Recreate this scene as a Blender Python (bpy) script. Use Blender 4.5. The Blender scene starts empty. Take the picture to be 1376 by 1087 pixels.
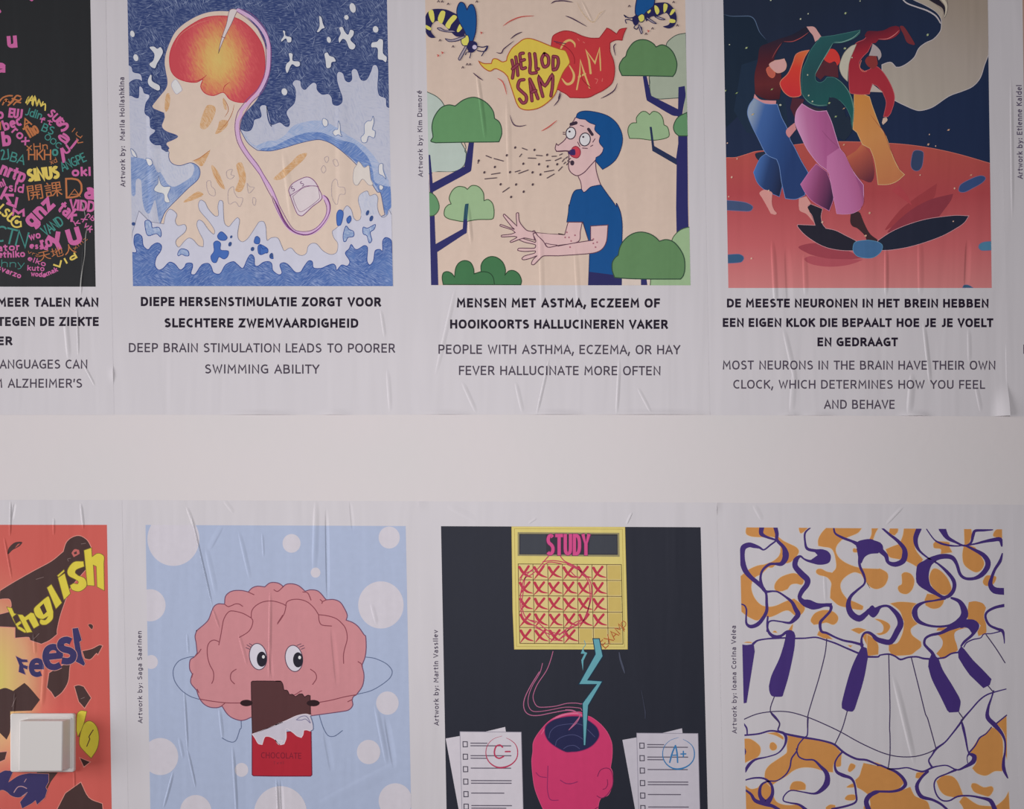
import bpy, math, random
from mathutils import Vector
from mathutils.geometry import delaunay_2d_cdt

# ------------------------------------------------------------------ camera, light, exposure
PX = 0.00105                 # one photograph pixel on the wall is 1.05 mm
CZ = 1.45                    # height of the picture centre above the floor
scene = bpy.context.scene
col = scene.collection


def wx(x): return (x - 688.0) * PX
def wz(y): return CZ + (543.5 - y) * PX


CAM_D = 1.20
cd = bpy.data.cameras.new('camera')
cam = bpy.data.objects.new('camera', cd)
col.objects.link(cam)
cd.sensor_width = 36.0
cd.lens = 36.0 * CAM_D / (1376 * PX)
cd.shift_y = (800 - 543.5) / 1376.0
cam.location = (wx(688), -CAM_D, wz(800))
cam.rotation_euler = (math.radians(90), 0, 0)
cd.clip_start = 0.01
scene.camera = cam

world = bpy.data.worlds.new('world')
scene.world = world
world.use_nodes = True
world.node_tree.nodes['Background'].inputs[0].default_value = (1.0, 0.98, 0.98, 1)
world.node_tree.nodes['Background'].inputs[1].default_value = 0.08


def area_light(name, loc, target, w, h, power, color):
    ld = bpy.data.lights.new(name, 'AREA')
    ld.shape = 'RECTANGLE'
    ld.size, ld.size_y, ld.energy, ld.color = w, h, power, color
    o = bpy.data.objects.new(name, ld)
    col.objects.link(o)
    o.location = loc
    d = Vector(target) - Vector(loc)
    o.rotation_euler = d.to_track_quat('-Z', 'Y').to_euler()
    return o


area_light('window_daylight', (wx(-3300), -1.5, wz(680)), (wx(400), 0, wz(600)), 1.9, 2.0, 130, (1.0, 0.975, 0.985))
area_light('room_lamp', (wx(650), -1.34, wz(570)), (wx(650), 0, wz(570)), 0.5, 0.5, 9.0, (1.0, 0.975, 0.98))

scene.view_settings.view_transform = 'Standard'
scene.view_settings.look = 'None'
scene.view_settings.gamma = 1.0
scene.view_settings.use_curve_mapping = False
scene.view_settings.exposure = 0.0


# ------------------------------------------------------------------ colours and node materials
def lin(c):
    if isinstance(c, str):
        c = [int(c[i:i + 2], 16) / 255 for i in (0, 2, 4)]
    return [v / 12.92 if v <= 0.04045 else ((v + 0.055) / 1.055) ** 2.4 for v in c]


def albedo(c, L):
    a = [max(0.0, v / L) for v in lin(c)]
    a = [min(0.86, 0.004 + 0.985 * (v - VEIL if v > VEIL else 0)) for v in a]
    return (a[0], a[1], a[2], 1)


VEIL = 0.016
_gid = [0]


def nd(nt, t, **kw):
    n = nt.nodes.new(t)
    for k, v in kw.items():
        setattr(n, k, v)
    return n


def mth(nt, op, a, b=None, c=None, clamp=False):
    n = nt.nodes.new('ShaderNodeMath')
    n.operation = op
    n.use_clamp = clamp
    for i, v in enumerate((a, b, c)):
        if v is None:
            continue
        if isinstance(v, (int, float)):
            n.inputs[i].default_value = v
        else:
            nt.links.new(v, n.inputs[i])
    return n.outputs[0]


def dot(nt, vec, v3):
    n = nt.nodes.new('ShaderNodeVectorMath')
    n.operation = 'DOT_PRODUCT'
    nt.links.new(vec, n.inputs[0])
    n.inputs[1].default_value = v3
    return n.outputs['Value']


def crease_group(name, creases, ox, oy, ripple=1.0, seed=0.0):
    """paper relief of one sheet: soft vertical ripples plus a list of creases
    (x0, y0, x1, y1, half width, height) in pixels of the photograph"""
    g = bpy.data.node_groups.new(name, 'ShaderNodeTree')
    g.interface.new_socket('Pixel', in_out='OUTPUT', socket_type='NodeSocketVector')
    g.interface.new_socket('Normal', in_out='OUTPUT', socket_type='NodeSocketVector')
    out = g.nodes.new('NodeGroupOutput')
    tc = g.nodes.new('ShaderNodeTexCoord')
    mp = g.nodes.new('ShaderNodeMapping')
    mp.inputs['Scale'].default_value = (1 / PX, 1, -1 / PX)
    mp.inputs['Location'].default_value = (ox, 0, oy)
    g.links.new(tc.outputs['Object'], mp.inputs['Vector'])
    P = mp.outputs[0]
    g.links.new(P, out.inputs[0])
    # soft ripples, long in the vertical
    m2 = g.nodes.new('ShaderNodeMapping')
    m2.inputs['Scale'].default_value = (0.028, 1, 0.0035)
    m2.inputs['Location'].default_value = (seed * 7.3, 0, seed * 3.1)
    g.links.new(P, m2.inputs['Vector'])
    nz = nd(g, 'ShaderNodeTexNoise')
    nz.inputs['Scale'].default_value = 1.0
    nz.inputs['Detail'].default_value = 2.0
    nz.inputs['Distortion'].default_value = 0.3
    g.links.new(m2.outputs[0], nz.inputs['Vector'])
    h = mth(g, 'MULTIPLY', nz.outputs['Fac'], 1.9 * ripple)
    for (x0, y0, x1, y1, w, a) in creases:
        dx, dy = x1 - x0, y1 - y0
        L = math.hypot(dx, dy)
        nx, ny = dy / L, -dx / L
        tx, ty = dx / L, dy / L
        cx, cy = (x0 + x1) / 2, (y0 + y1) / 2
        d = mth(g, 'ADD', dot(g, P, (nx / w, 0, ny / w)), -(nx * cx + ny * cy) / w)
        t = mth(g, 'ADD', dot(g, P, (tx * 2 / L, 0, ty * 2 / L)), -(tx * cx + ty * cy) * 2 / L)
        d = mth(g, 'MAXIMUM', d, mth(g, 'MULTIPLY', d, -2.2))
        d2 = mth(g, 'MULTIPLY', d, d)
        t2 = mth(g, 'MULTIPLY', t, t)
        r = mth(g, 'SUBTRACT', mth(g, 'SUBTRACT', 1.0, d2), mth(g, 'MULTIPLY', t2, t2), clamp=True)
        h = mth(g, 'MULTIPLY_ADD', mth(g, 'MULTIPLY', r, r), a, h)
    bp = nd(g, 'ShaderNodeBump')
    bp.inputs['Strength'].default_value = 1.0
    bp.inputs['Distance'].default_value = PX
    g.links.new(h, bp.inputs['Height'])
    g.links.new(bp.outputs[0], out.inputs[1])
    return g


def base_mat(name, grp, rough=0.62):
    m = bpy.data.materials.new(name)
    m.use_nodes = True
    nt = m.node_tree
    b = nt.nodes['Principled BSDF']
    b.inputs['Roughness'].default_value = rough
    b.inputs['Specular IOR Level'].default_value = 0.28
    pix = None
    if grp:
        g = nt.nodes.new('ShaderNodeGroup')
        g.node_tree = grp
        nt.links.new(g.outputs['Normal'], b.inputs['Normal'])
        pix = g.outputs['Pixel']
    return m, nt, b, pix


def mixc(nt, fac, a, b):
    n = nt.nodes.new('ShaderNodeMix')
    n.data_type = 'RGBA'
    for s, v in ((n.inputs[0], fac), (n.inputs[6], a), (n.inputs[7], b)):
        if isinstance(v, (int, float)):
            s.default_value = v
        elif isinstance(v, tuple):
            s.default_value = v
        else:
            nt.links.new(v, s)
    return n.outputs[2]


def noise(nt, pix, sx, sy, rot=0.0, detail=2.0, dist=0.0, loc=0.0):
    m = nt.nodes.new('ShaderNodeMapping')
    m.vector_type = 'TEXTURE'
    m.inputs['Rotation'].default_value = (0, rot, 0)
    m.inputs['Location'].default_value = (loc, 0, loc)
    m.inputs['Scale'].default_value = (sx, 1, sy)
    nt.links.new(pix, m.inputs['Vector'])
    n = nt.nodes.new('ShaderNodeTexNoise')
    n.inputs['Scale'].default_value = 1.0
    n.inputs['Detail'].default_value = detail
    n.inputs['Distortion'].default_value = dist
    nt.links.new(m.outputs[0], n.inputs['Vector'])
    return n.outputs['Fac']


def remap(nt, v, a, b, lo=0.0, hi=1.0):
    n = nt.nodes.new('ShaderNodeMapRange')
    n.inputs[1].default_value, n.inputs[2].default_value = a, b
    n.inputs[3].default_value, n.inputs[4].default_value = lo, hi
    nt.links.new(v, n.inputs[0])
    return n.outputs[0]


# ------------------------------------------------------------------ curve helpers
def spline(pts, corner, closed, sub=4):
    n = len(pts)
    out = []
    segs = n if closed else n - 1
    for i in range(segs):
        p1, p2 = pts[i], pts[(i + 1) % n]
        p0 = pts[(i - 1) % n] if (closed or i > 0) else p1
        p3 = pts[(i + 2) % n] if (closed or i + 2 < n) else p2
        c1, c2 = corner[i], corner[(i + 1) % n]
        L = math.hypot(p2[0] - p1[0], p2[1] - p1[1])
        if c1 and c2:
            out.append(p1)
            continue

        def tan(a, b, c):
            # limited-overshoot tangent
            t = [(c[0] - a[0]) / 2, (c[1] - a[1]) / 2]
            l = math.hypot(*t)
            if l > 1.1 * L and l > 0:
                t = [t[0] * 1.1 * L / l, t[1] * 1.1 * L / l]
            return t
        m1 = [p2[0] - p1[0], p2[1] - p1[1]] if c1 else tan(p0, p1, p2)
        m2 = [p2[0] - p1[0], p2[1] - p1[1]] if c2 else tan(p1, p2, p3)
        for j in range(sub):
            t = j / sub
            a, b, c, d = 2 * t ** 3 - 3 * t * t + 1, t ** 3 - 2 * t * t + t, -2 * t ** 3 + 3 * t * t, t ** 3 - t * t
            out.append(tuple(a * p1[k] + b * m1[k] + c * p2[k] + d * m2[k] for k in (0, 1)) +
                       tuple(p1[k] + (p2[k] - p1[k]) * t for k in range(2, len(p1))))
    if not closed:
        out.append(pts[-1])
    return out


def clip_poly(poly, quad):
    for i in range(len(quad)):
        ax, ay = quad[i]
        bx, by = quad[(i + 1) % len(quad)]
        res = []
        for k in range(len(poly)):
            p, q = poly[k], poly[(k + 1) % len(poly)]
            sp = (bx - ax) * (p[1] - ay) - (by - ay) * (p[0] - ax)
            sq = (bx - ax) * (q[1] - ay) - (by - ay) * (q[0] - ax)
            if sp >= 0:
                res.append(p)
            if (sp >= 0) != (sq >= 0):
                t = sp / (sp - sq)
                res.append((p[0] + (q[0] - p[0]) * t, p[1] + (q[1] - p[1]) * t))
        poly = res
        if len(poly) < 3:
            return []
    return poly


_glyphs = {}


def glyph_mesh(text, bold):
    """outline triangles of a line of lettering from the built-in font"""
    key = (text, bold)
    if key in _glyphs:
        return _glyphs[key]
    cu = bpy.data.curves.new('lettering', 'FONT')
    cu.body = text
    cu.size = 1.0
    cu.resolution_u = 3
    cu.offset = bold
    o = bpy.data.objects.new('lettering', cu)
    col.objects.link(o)
    dg = bpy.context.evaluated_depsgraph_get()
    ev = o.evaluated_get(dg)
    me = ev.to_mesh()
    vs = [(v.co.x, v.co.y) for v in me.vertices]
    me.calc_loop_triangles()
    fs = [tuple(t.vertices) for t in me.loop_triangles]
    ev.to_mesh_clear()
    bpy.data.objects.remove(o)
    bpy.data.curves.remove(cu)
    _glyphs[key] = (vs, fs)
    return _glyphs[key]


def make_mesh(name, verts, faces, fmat, mats, parent, loc=None):
    me = bpy.data.meshes.new(name)
    me.from_pydata(verts, [], faces)
    for m in mats:
        me.materials.append(m)
    if fmat:
        me.polygons.foreach_set('material_index', fmat)
    me.update()
    o = bpy.data.objects.new(name, me)
    col.objects.link(o)
    if parent:
        o.parent = parent
    if loc:
        o.location = loc
    return o


class Poster:
    STEP = 5e-6            # thickness of one ink layer

    def __init__(s, name, label, quad, sheet, orig, L, creases=(), ripple=1.0, seed=0.0, lifts=(), base=0.0001, paper=(.75, .715, .752)):
        # quad: TL, TR, BR, BL of the picture field; sheet: same for the paper
        s.L = L
        if base > 0.00015:       # every other sheet laps a little over its neighbours
            sheet = [(a[0] + (-.8, .8, .8, -.8)[i], a[1]) for i, a in enumerate(sheet)]
        s.quad = quad
        s.ox, s.oy = sheet[3][0] * .5 + sheet[2][0] * .5, sheet[3][1]
        s.orig = orig
        s.grp = crease_group(name + '_paper_relief', creases, s.ox, s.oy, ripple, seed)
        s.mats = {}
        s.root = bpy.data.objects.new(name, None)
        col.objects.link(s.root)
        s.root.empty_display_size = 0.1
        s.root.location = (wx(s.ox), 0, wz(s.oy))
        s.root['label'] = label
        s.root['category'] = 'poster'
        s.root['group'] = 'brain-themed posters pasted on the wall'
        s.base = base
        s.level = 0
        s.cur = None
        s.last = None
        s.parent = s.root
        s.clipq = None
        s.lw = 1.0
        s.sheet(sheet, lifts, paper)

    # --- materials
    def mat(s, c):
        if c in s.mats:
            return s.mats[c]
        m, nt, b, pix = base_mat('ink_' + c, s.grp)
        a = albedo(c, s.L)
        f = noise(nt, pix, 9, 9, 0, 3)
        b2 = tuple(min(1, v * 1.05) for v in a[:3]) + (1,)
        a2 = tuple(v * 0.95 for v in a[:3]) + (1,)
        nt.links.new(mixc(nt, f, a2, b2), b.inputs['Base Color'])
        s.mats[c] = m
        return m

    def pencil(s, key, c0, c1, sx=1.6, sy=14, rot=0.6, lo=.4, hi=.62, c2=None, big=40, lo2=.4, hi2=.6):
        """coloured-pencil hatching: two colours through long thin noise"""
        m, nt, b, pix = base_mat('pencil_' + key, s.grp)
        f = remap(nt, noise(nt, pix, sx, sy, rot, 2, .6), lo, hi)
        f1 = remap(nt, noise(nt, pix, sx, sy, rot + 1.1, 2, .6, 31), lo + .04, hi + .06)
        sel = remap(nt, noise(nt, pix, 34, 34, 0, 1, 0, 77), .45, .55)
        n = nt.nodes.new('ShaderNodeMix')
        nt.links.new(sel, n.inputs[0]); nt.links.new(f, n.inputs[2]); nt.links.new(f1, n.inputs[3])
        cc = mixc(nt, n.outputs[0], albedo(c0, s.L), albedo(c1, s.L))
        if c2:
            g = remap(nt, noise(nt, pix, big, big * .8, .4, 2, .5, 11), lo2, hi2)
            cc = mixc(nt, g, cc, mixc(nt, f, albedo(c2, s.L), cc))
        nt.links.new(cc, b.inputs['Base Color'])
        s.mats['#' + key] = m

    def grad(s, key, stops, p0, p1, radial=False, grain=0.0, sq=1.0):
        """printed colour blend along p0->p1 (or around p0 with radius |p1-p0|)"""
        m, nt, b, pix = base_mat('blend_' + key, s.grp)
        if radial:
            mp = nt.nodes.new('ShaderNodeMapping')
            R = math.hypot(p1[0] - p0[0], p1[1] - p0[1])
            mp.vector_type = 'TEXTURE'
            mp.inputs['Location'].default_value = (p0[0], 0, p0[1])
            mp.inputs['Scale'].default_value = (R, 1e6, R * sq)
            nt.links.new(pix, mp.inputs['Vector'])
            ln = nt.nodes.new('ShaderNodeVectorMath'); ln.operation = 'LENGTH'
            nt.links.new(mp.outputs[0], ln.inputs[0])
            t = ln.outputs['Value']
        else:
            dx, dy = p1[0] - p0[0], p1[1] - p0[1]
            q = dx * dx + dy * dy
            t = mth(nt, 'ADD', dot(nt, pix, (dx / q, 0, dy / q)), -(p0[0] * dx + p0[1] * dy) / q)
        if grain:
            f = noise(nt, pix, 2.2, 9, .5, 3, .7)
            t = mth(nt, 'ADD', t, mth(nt, 'MULTIPLY_ADD', f, grain, -grain / 2))
        r = nt.nodes.new('ShaderNodeValToRGB')
        e = r.color_ramp.elements
        while len(e) < len(stops):
            e.new(0.5)
        for k, (pos, c) in enumerate(stops):
            e[k].position = pos
            e[k].color = albedo(c, s.L)
        nt.links.new(t, r.inputs[0])
        nt.links.new(r.outputs[0], b.inputs['Base Color'])
        s.mats['#' + key] = m

    # --- meshes
    def sheet(s, q, lifts, paper):
        m, nt, b, pix = base_mat('poster_paper', s.grp, 0.6)
        f = noise(nt, pix, 60, 90, 0, 2)
        a = paper
        nt.links.new(mixc(nt, f, tuple(v * .975 for v in a[:3]) + (1,), tuple(min(1, v * 1.02) for v in a[:3]) + (1,)), b.inputs['Base Color'])
        s.mats['#paper'] = m
        NX, NY = 80, 110
        V, F = [], []
        for j in range(NY + 1):
            for i in range(NX + 1):
                u, v = i / NX, j / NY
                v = 1 - (1 - v) ** 1.25
                x = (q[0][0] * (1 - u) + q[1][0] * u) * (1 - v) + (q[3][0] * (1 - u) + q[2][0] * u) * v
                y = (q[0][1] * (1 - u) + q[1][1] * u) * (1 - v) + (q[3][1] * (1 - u) + q[2][1] * u) * v
                z = s.base
                for (lx, ly, rx, ry, hgt) in lifts:
                    r = ((x - lx) / rx) ** 2 + ((y - ly) / ry) ** 2
                    if r < 1:
                        z += hgt * PX * (1 - r) ** 2
                V.append(((x - s.ox) * PX, -z, (s.oy - y) * PX))
        for j in range(NY):
            for i in range(NX):
                k = j * (NX + 1) + i
                F.append((k, k + NX + 1, k + NX + 2, k + 1))
        o = make_mesh('paper_sheet', V, F, None, [m], s.root)
        o.data.polygons.foreach_set('use_smooth', [True] * len(F))
        s.paper = o

    def begin(s, name, parent=None, label=None, clip=True, stuff=False, lv=None):
        if lv is not None:
            s.level = lv
        s.flush()
        s.cur = dict(name=name, V=[], F=[], M=[], mats=[], label=label, stuff=stuff)
        s.curparent = parent or s.parent
        s.clipq = s.quad if clip else None
        s.last = None
        return s

    def flush(s):
        c = s.cur
        s.cur = None
        if not c or not c['F']:
            return None
        o = make_mesh(c['name'], c['V'], c['F'], c['M'], c['mats'], s.curparent)
        if c['stuff']:
            o['kind'] = 'stuff'
        if c['label']:
            o['label'] = c['label']
        s.made = o
        return o

    def add(s, tris, color, key):
        """tris: list of convex polygons in pixel space"""
        if key is None or key != s.last:
            s.level += 1
            s.sub = 0
        else:
            s.sub += 1
        s.last = key
        c = s.cur
        m = s.mats[color] if color in s.mats else s.mat(color)
        if m not in c['mats']:
            c['mats'].append(m)
        mi = c['mats'].index(m)
        y = -(s.base + 0.00002 + s.level * s.STEP + (s.sub % 4) * 1.2e-6)
        q = s.clipq
        if q:
            x0 = max(q[0][0], q[3][0]); x1 = min(q[1][0], q[2][0]); y0 = max(q[0][1], q[1][1]); y1 = min(q[2][1], q[3][1])
        idx = {}
        for t in tris:
            if q and any(p[0] < x0 or p[0] > x1 or p[1] < y0 or p[1] > y1 for p in t):
                t = clip_poly(list(t), q)
                if not t:
                    continue
            ids = []
            for p in t:
                k = (round(p[0], 3), round(p[1], 3))
                if k not in idx:
                    idx[k] = len(c['V'])
                    c['V'].append(((p[0] - s.ox) * PX, y, (s.oy - p[1]) * PX))
                if not ids or ids[-1] != idx[k]:
                    ids.append(idx[k])
            if len(ids) > 2 and ids[0] == ids[-1]:
                ids.pop()
            if len(ids) < 3:
                continue
            a = 0
            for k in range(len(ids)):
                p, r = c['V'][ids[k]], c['V'][ids[(k + 1) % len(ids)]]
                a += p[0] * r[2] - r[0] * p[2]
            if abs(a) < 1e-12:
                continue
            if a < 0:
                ids = ids[::-1]
            c['F'].append(tuple(ids))
            c['M'].append(mi)

    def parse(s, txt, dim=2):
        ox, oy, k = s.orig['a'] + ((6.88,) if len(s.orig['a']) == 2 else ())
        pts, cor, buf, sw = [], [], [], set()
        for w in txt.replace(',', ' ').split():
            if w[0] == '@':
                v = s.orig[w[1:]]
                ox, oy = v[0], v[1]
                k = v[2] if len(v) > 2 else 6.88
                sw.add(len(pts))
            elif w == 'k':
                cor[-1] = True
            else:
                buf.append(float(w))
                if len(buf) == dim:
                    pts.append((ox + buf[0] / k, oy + buf[1] / k) + tuple(b / k for b in buf[2:]))
                    cor.append(False)
                    buf = []
        # where a line passes from one tracing window to the next, drop a point that steps back
        drop = set()
        for i in sw:
            for j in (i, i + 1):
                if 1 < i and j < len(pts) and not cor[j] and not cor[i - 1]:
                    a, b, c = pts[i - 2], pts[i - 1], pts[j]
                    d1 = (b[0] - a[0], b[1] - a[1]); d2 = (c[0] - b[0], c[1] - b[1])
                    l2 = math.hypot(*d2)
                    if l2 < 18 and (d1[0] * d2[0] + d1[1] * d2[1]) < .2 * l2 * math.hypot(*d1):
                        drop.add(j)
                    else:
                        break
        if drop:
            cor = [v for i, v in enumerate(cor) if i not in drop]
            pts = [v for i, v in enumerate(pts) if i not in drop]
        return pts, cor

    def fill(s, color, txt, out=None, ow=1.0, sm=True, sub=4):
        pts, cor = s.parse(txt)
        if not sm:
            cor = [True] * len(pts)
        p = spline(pts, cor, True, sub)
        s.fillpts(color, p)
        if out:
            s.stroke_pts(out, p + [p[0]], ow * s.lw, caps=False)
        return s

    def fillpts(s, color, p):
        vs = [Vector((a[0], a[1])) for a in p]
        ed = [(i, (i + 1) % len(vs)) for i in range(len(vs))]
        r = delaunay_2d_cdt(vs, ed, [list(range(len(vs)))], 1, 1e-4)
        s.add([[tuple(r[0][i]) for i in f] for f in r[2]], color, None)

    def ell(s, color, cx, cy, rx, ry=None, rot=0, out=None, ow=1.0, at='a', n=28):
        v = s.orig[at]
        k = v[2] if len(v) > 2 else 6.88
        ry = rx if ry is None else ry
        cr, sr = math.cos(math.radians(rot)), math.sin(math.radians(rot))
        p = []
        for i in range(n):
            a = 2 * math.pi * i / n
            x, y = rx * math.cos(a), ry * math.sin(a)
            p.append((v[0] + (cx + x * cr - y * sr) / k, v[1] + (cy + x * sr + y * cr) / k))
        s.add([p], color, None)
        if out:
            s.stroke_pts(out, p + [p[0]], ow * s.lw, caps=False)
        return s

    def stroke(s, color, w, txt, sm=True, taper=False, closed=False, sub=4):
        pts, cor = s.parse(txt)
        if not sm:
            cor = [True] * len(pts)
        w = w * s.lw
        p = spline(pts, cor, closed, sub)
        if closed:
            p = p + [p[0]]
        if taper:
            n = len(p) - 1
            p = [(a[0], a[1], w * max(.12, math.sin(math.pi * min(1, max(0, i / n))) ** .6)) for i, a in enumerate(p)]
        s.stroke_pts(color, p, w, caps=not closed)
        return s

    def brush(s, color, txt, sm=True, sub=4):
        """stroke with a width at every point (x y width)"""
        pts, cor = s.parse(txt, 3)
        if not sm:
            cor = [True] * len(pts)
        s.stroke_pts(color, spline(pts, cor, False, sub), 1)
        return s

    def stroke_pts(s, color, p, w, caps=True):
        q = [p[0]]
        for a in p[1:]:
            if math.hypot(a[0] - q[-1][0], a[1] - q[-1][1]) > 0.05:
                q.append(a)
        if len(q) < 2:
            return
        butt = caps == 'butt'
        closed = (not caps) and math.hypot(q[0][0] - q[-1][0], q[0][1] - q[-1][1]) < 0.06
        L, R, T = [], [], []
        n = len(q)
        for i in range(n):
            a = q[i - 1] if i > 0 else (q[-2] if closed else q[0])
            b = q[i + 1] if i < n - 1 else (q[1] if closed else q[-1])
            d1 = (q[i][0] - a[0], q[i][1] - a[1]); d2 = (b[0] - q[i][0], b[1] - q[i][1])
            l1 = math.hypot(*d1) or 1; l2 = math.hypot(*d2) or 1
            if l1 == 1 and d1 == (0, 0): d1 = d2; l1 = l2
            if d2 == (0, 0): d2 = d1; l2 = l1
            dx, dy = d1[0] / l1 + d2[0] / l2, d1[1] / l1 + d2[1] / l2
            l = math.hypot(dx, dy)
            if l < .2:
                dx, dy, l = d2[0] / l2, d2[1] / l2, 1
                m = 1
            else:
                m = min(2.0, 2 / l)
            nx, ny = -dy / l, dx / l
            hw = (q[i][2] if len(q[i]) > 2 else w) / 2
            L.append((q[i][0] + nx * hw * m, q[i][1] + ny * hw * m))
            R.append((q[i][0] - nx * hw * m, q[i][1] - ny * hw * m))
            T.append((nx, ny, hw))
        polys = []
        for i in range(n - 1):
            polys.append([L[i], L[i + 1], R[i + 1]])
            polys.append([L[i], R[i + 1], R[i]])
        if caps and not butt:
            for i, sg in ((0, 1), (n - 1, -1)):
                nx, ny, hw = T[i]
                a0 = math.atan2(ny, nx)
                polys.append([(q[i][0] + hw * math.cos(a0 + sg * math.pi * t / 5), q[i][1] + hw * math.sin(a0 + sg * math.pi * t / 5)) for t in range(6)])
        s.add(polys, color, 'stroke' + color)

    def glyphs(s, txt, color, x, y, h, ang=0.0, xs=1.0, shear=0.0, at=None):
        """outline lettering from the built-in font (other scripts): baseline start, height h"""
        if at:
            v = s.orig[at]
            k = v[2] if len(v) > 2 else 6.88
            x, y, h = v[0] + x / k, v[1] + y / k, h / k
        vs, fs = glyph_mesh(txt, 0.0)
        sc = h / 0.729
        c, sn = math.cos(math.radians(ang)), math.sin(math.radians(ang))
        P = []
        for (a, b) in vs:
            X, Y = a * sc * xs + b * sc * shear, b * sc
            P.append((x + X * c - Y * sn, y - (X * sn + Y * c)))
        s.add([[P[i] for i in f] for f in fs], color, 'text' + color)
        return s

    def adv(s, txt, i, gap):
        ch = txt[i]
        nx = txt[i + 1] if i + 1 < len(txt) else ''
        g = gap
        if nx and nx != ' ' and ch != ' ':
            g -= KERN.get(ch, (0, 0))[1] + KERN.get(nx, (0, 0))[0]
        return (4.3 if ch == ' ' else FONT[ch][0] + g)

    def lay(s, txt, color, f, w, gap=1.9):
        """single-line lettering; f maps (x, y) in tenths of the cap height to the sheet"""
        X = 0
        for i, ch in enumerate(txt):
            if ch == ' ':
                X += s.adv(txt, i, gap)
                continue
            gw, strokes = FONT[ch]
            for kind, pts in strokes:
                if kind == 'S':
                    q = spline(pts, [False] * len(pts), False, 5)
                elif kind == 'C':
                    q = spline(pts, [False] * len(pts), True, 4)
                    q.append(q[0])
                else:
                    q = pts
                q = [f(X + a, b) for a, b in q]
                if kind == 'L':      # square ends: stems reach the full letter height
                    for e, n in ((0, 1), (-1, -2)):
                        d = math.hypot(q[e][0] - q[n][0], q[e][1] - q[n][1]) or 1
                        q[e] = (q[e][0] + (q[e][0] - q[n][0]) / d * w * .48, q[e][1] + (q[e][1] - q[n][1]) / d * w * .48)
                s.stroke_pts(color, q, w, caps='butt' if kind != 'C' else False)
            X += s.adv(txt, i, gap)
        return X - gap

    def text(s, txt, color, x, y, h, ang=0.0, xs=1.0, bold=0.2, shear=0.0, at=None, gap=1.9, curve=0.0):
        """lettering: baseline start, cap height h, rotation in degrees (up positive), bold = stroke / cap height"""
        if at:
            v = s.orig[at]
            k = v[2] if len(v) > 2 else 6.88
            x, y, h = v[0] + x / k, v[1] + y / k, h / k
        u = h / 10.0
        A = math.radians(ang)

        def f(a, b):
            X, Y = (a * xs + b * shear) * u, b * u
            if curve:          # baseline bends: curve = radius in px (positive arches up)
                t = X / curve
                X, Y = (curve + Y) * math.sin(t), (curve + Y) * math.cos(t) - curve
            return (x + X * math.cos(A) - Y * math.sin(A), y - (X * math.sin(A) + Y * math.cos(A)))
        s.lay(txt, color, f, bold * h, gap)
        return s

    def line(s, txt, color, x0, x1, top, basel, bold=0.2, dy=0.0, up=False, gap=1.9):
        """one printed line fitted between two x positions, dy = rise of the right end"""
        gap = bold * 10 + 1.9
        W = sum(s.adv(txt, i, gap) for i in range(len(txt))) - gap
        w = bold * abs(basel - top)
        u = (abs(basel - top) - w) / 10.0
        if up:     # reads upwards: x0, x1 are bottom and top y; top, basel the x of cap tops and baseline
            f = lambda a, b: (basel - w / 2 - dy * a / W - b * u, x0 + (x1 - x0) * a / W)
        else:
            a0, a1 = x0 + w / 2, x1 - w / 2
            f = lambda a, b: (a0 + (a1 - a0) * a / W, basel - w / 2 + dy * a / W - b * u)
        s.lay(txt, color, f, w, gap)
        return s


KERN = dict(A=(.7, .7), T=(.7, .8), V=(.7, .7), Y=(.7, .7), W=(.4, .4), L=(0, .9), O=(.3, .3), C=(.3, .4), G=(.3, .1), S=(.2, .2), F=(0, .6), K=(0, .4), D=(0, .2), P=(0, .4), R=(0, .1), J=(.6, 0), Z=(.1, .1), X=(.3, .3),
            r=(0, .6), t=(.2, .3), o=(.2, .2), a=(.2, 0), e=(.2, .3), w=(.3, .3), k=(0, .3), y=(.3, .3))
KERN[','] = (.9, 0)
KERN["'"] = (.5, .5)


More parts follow.
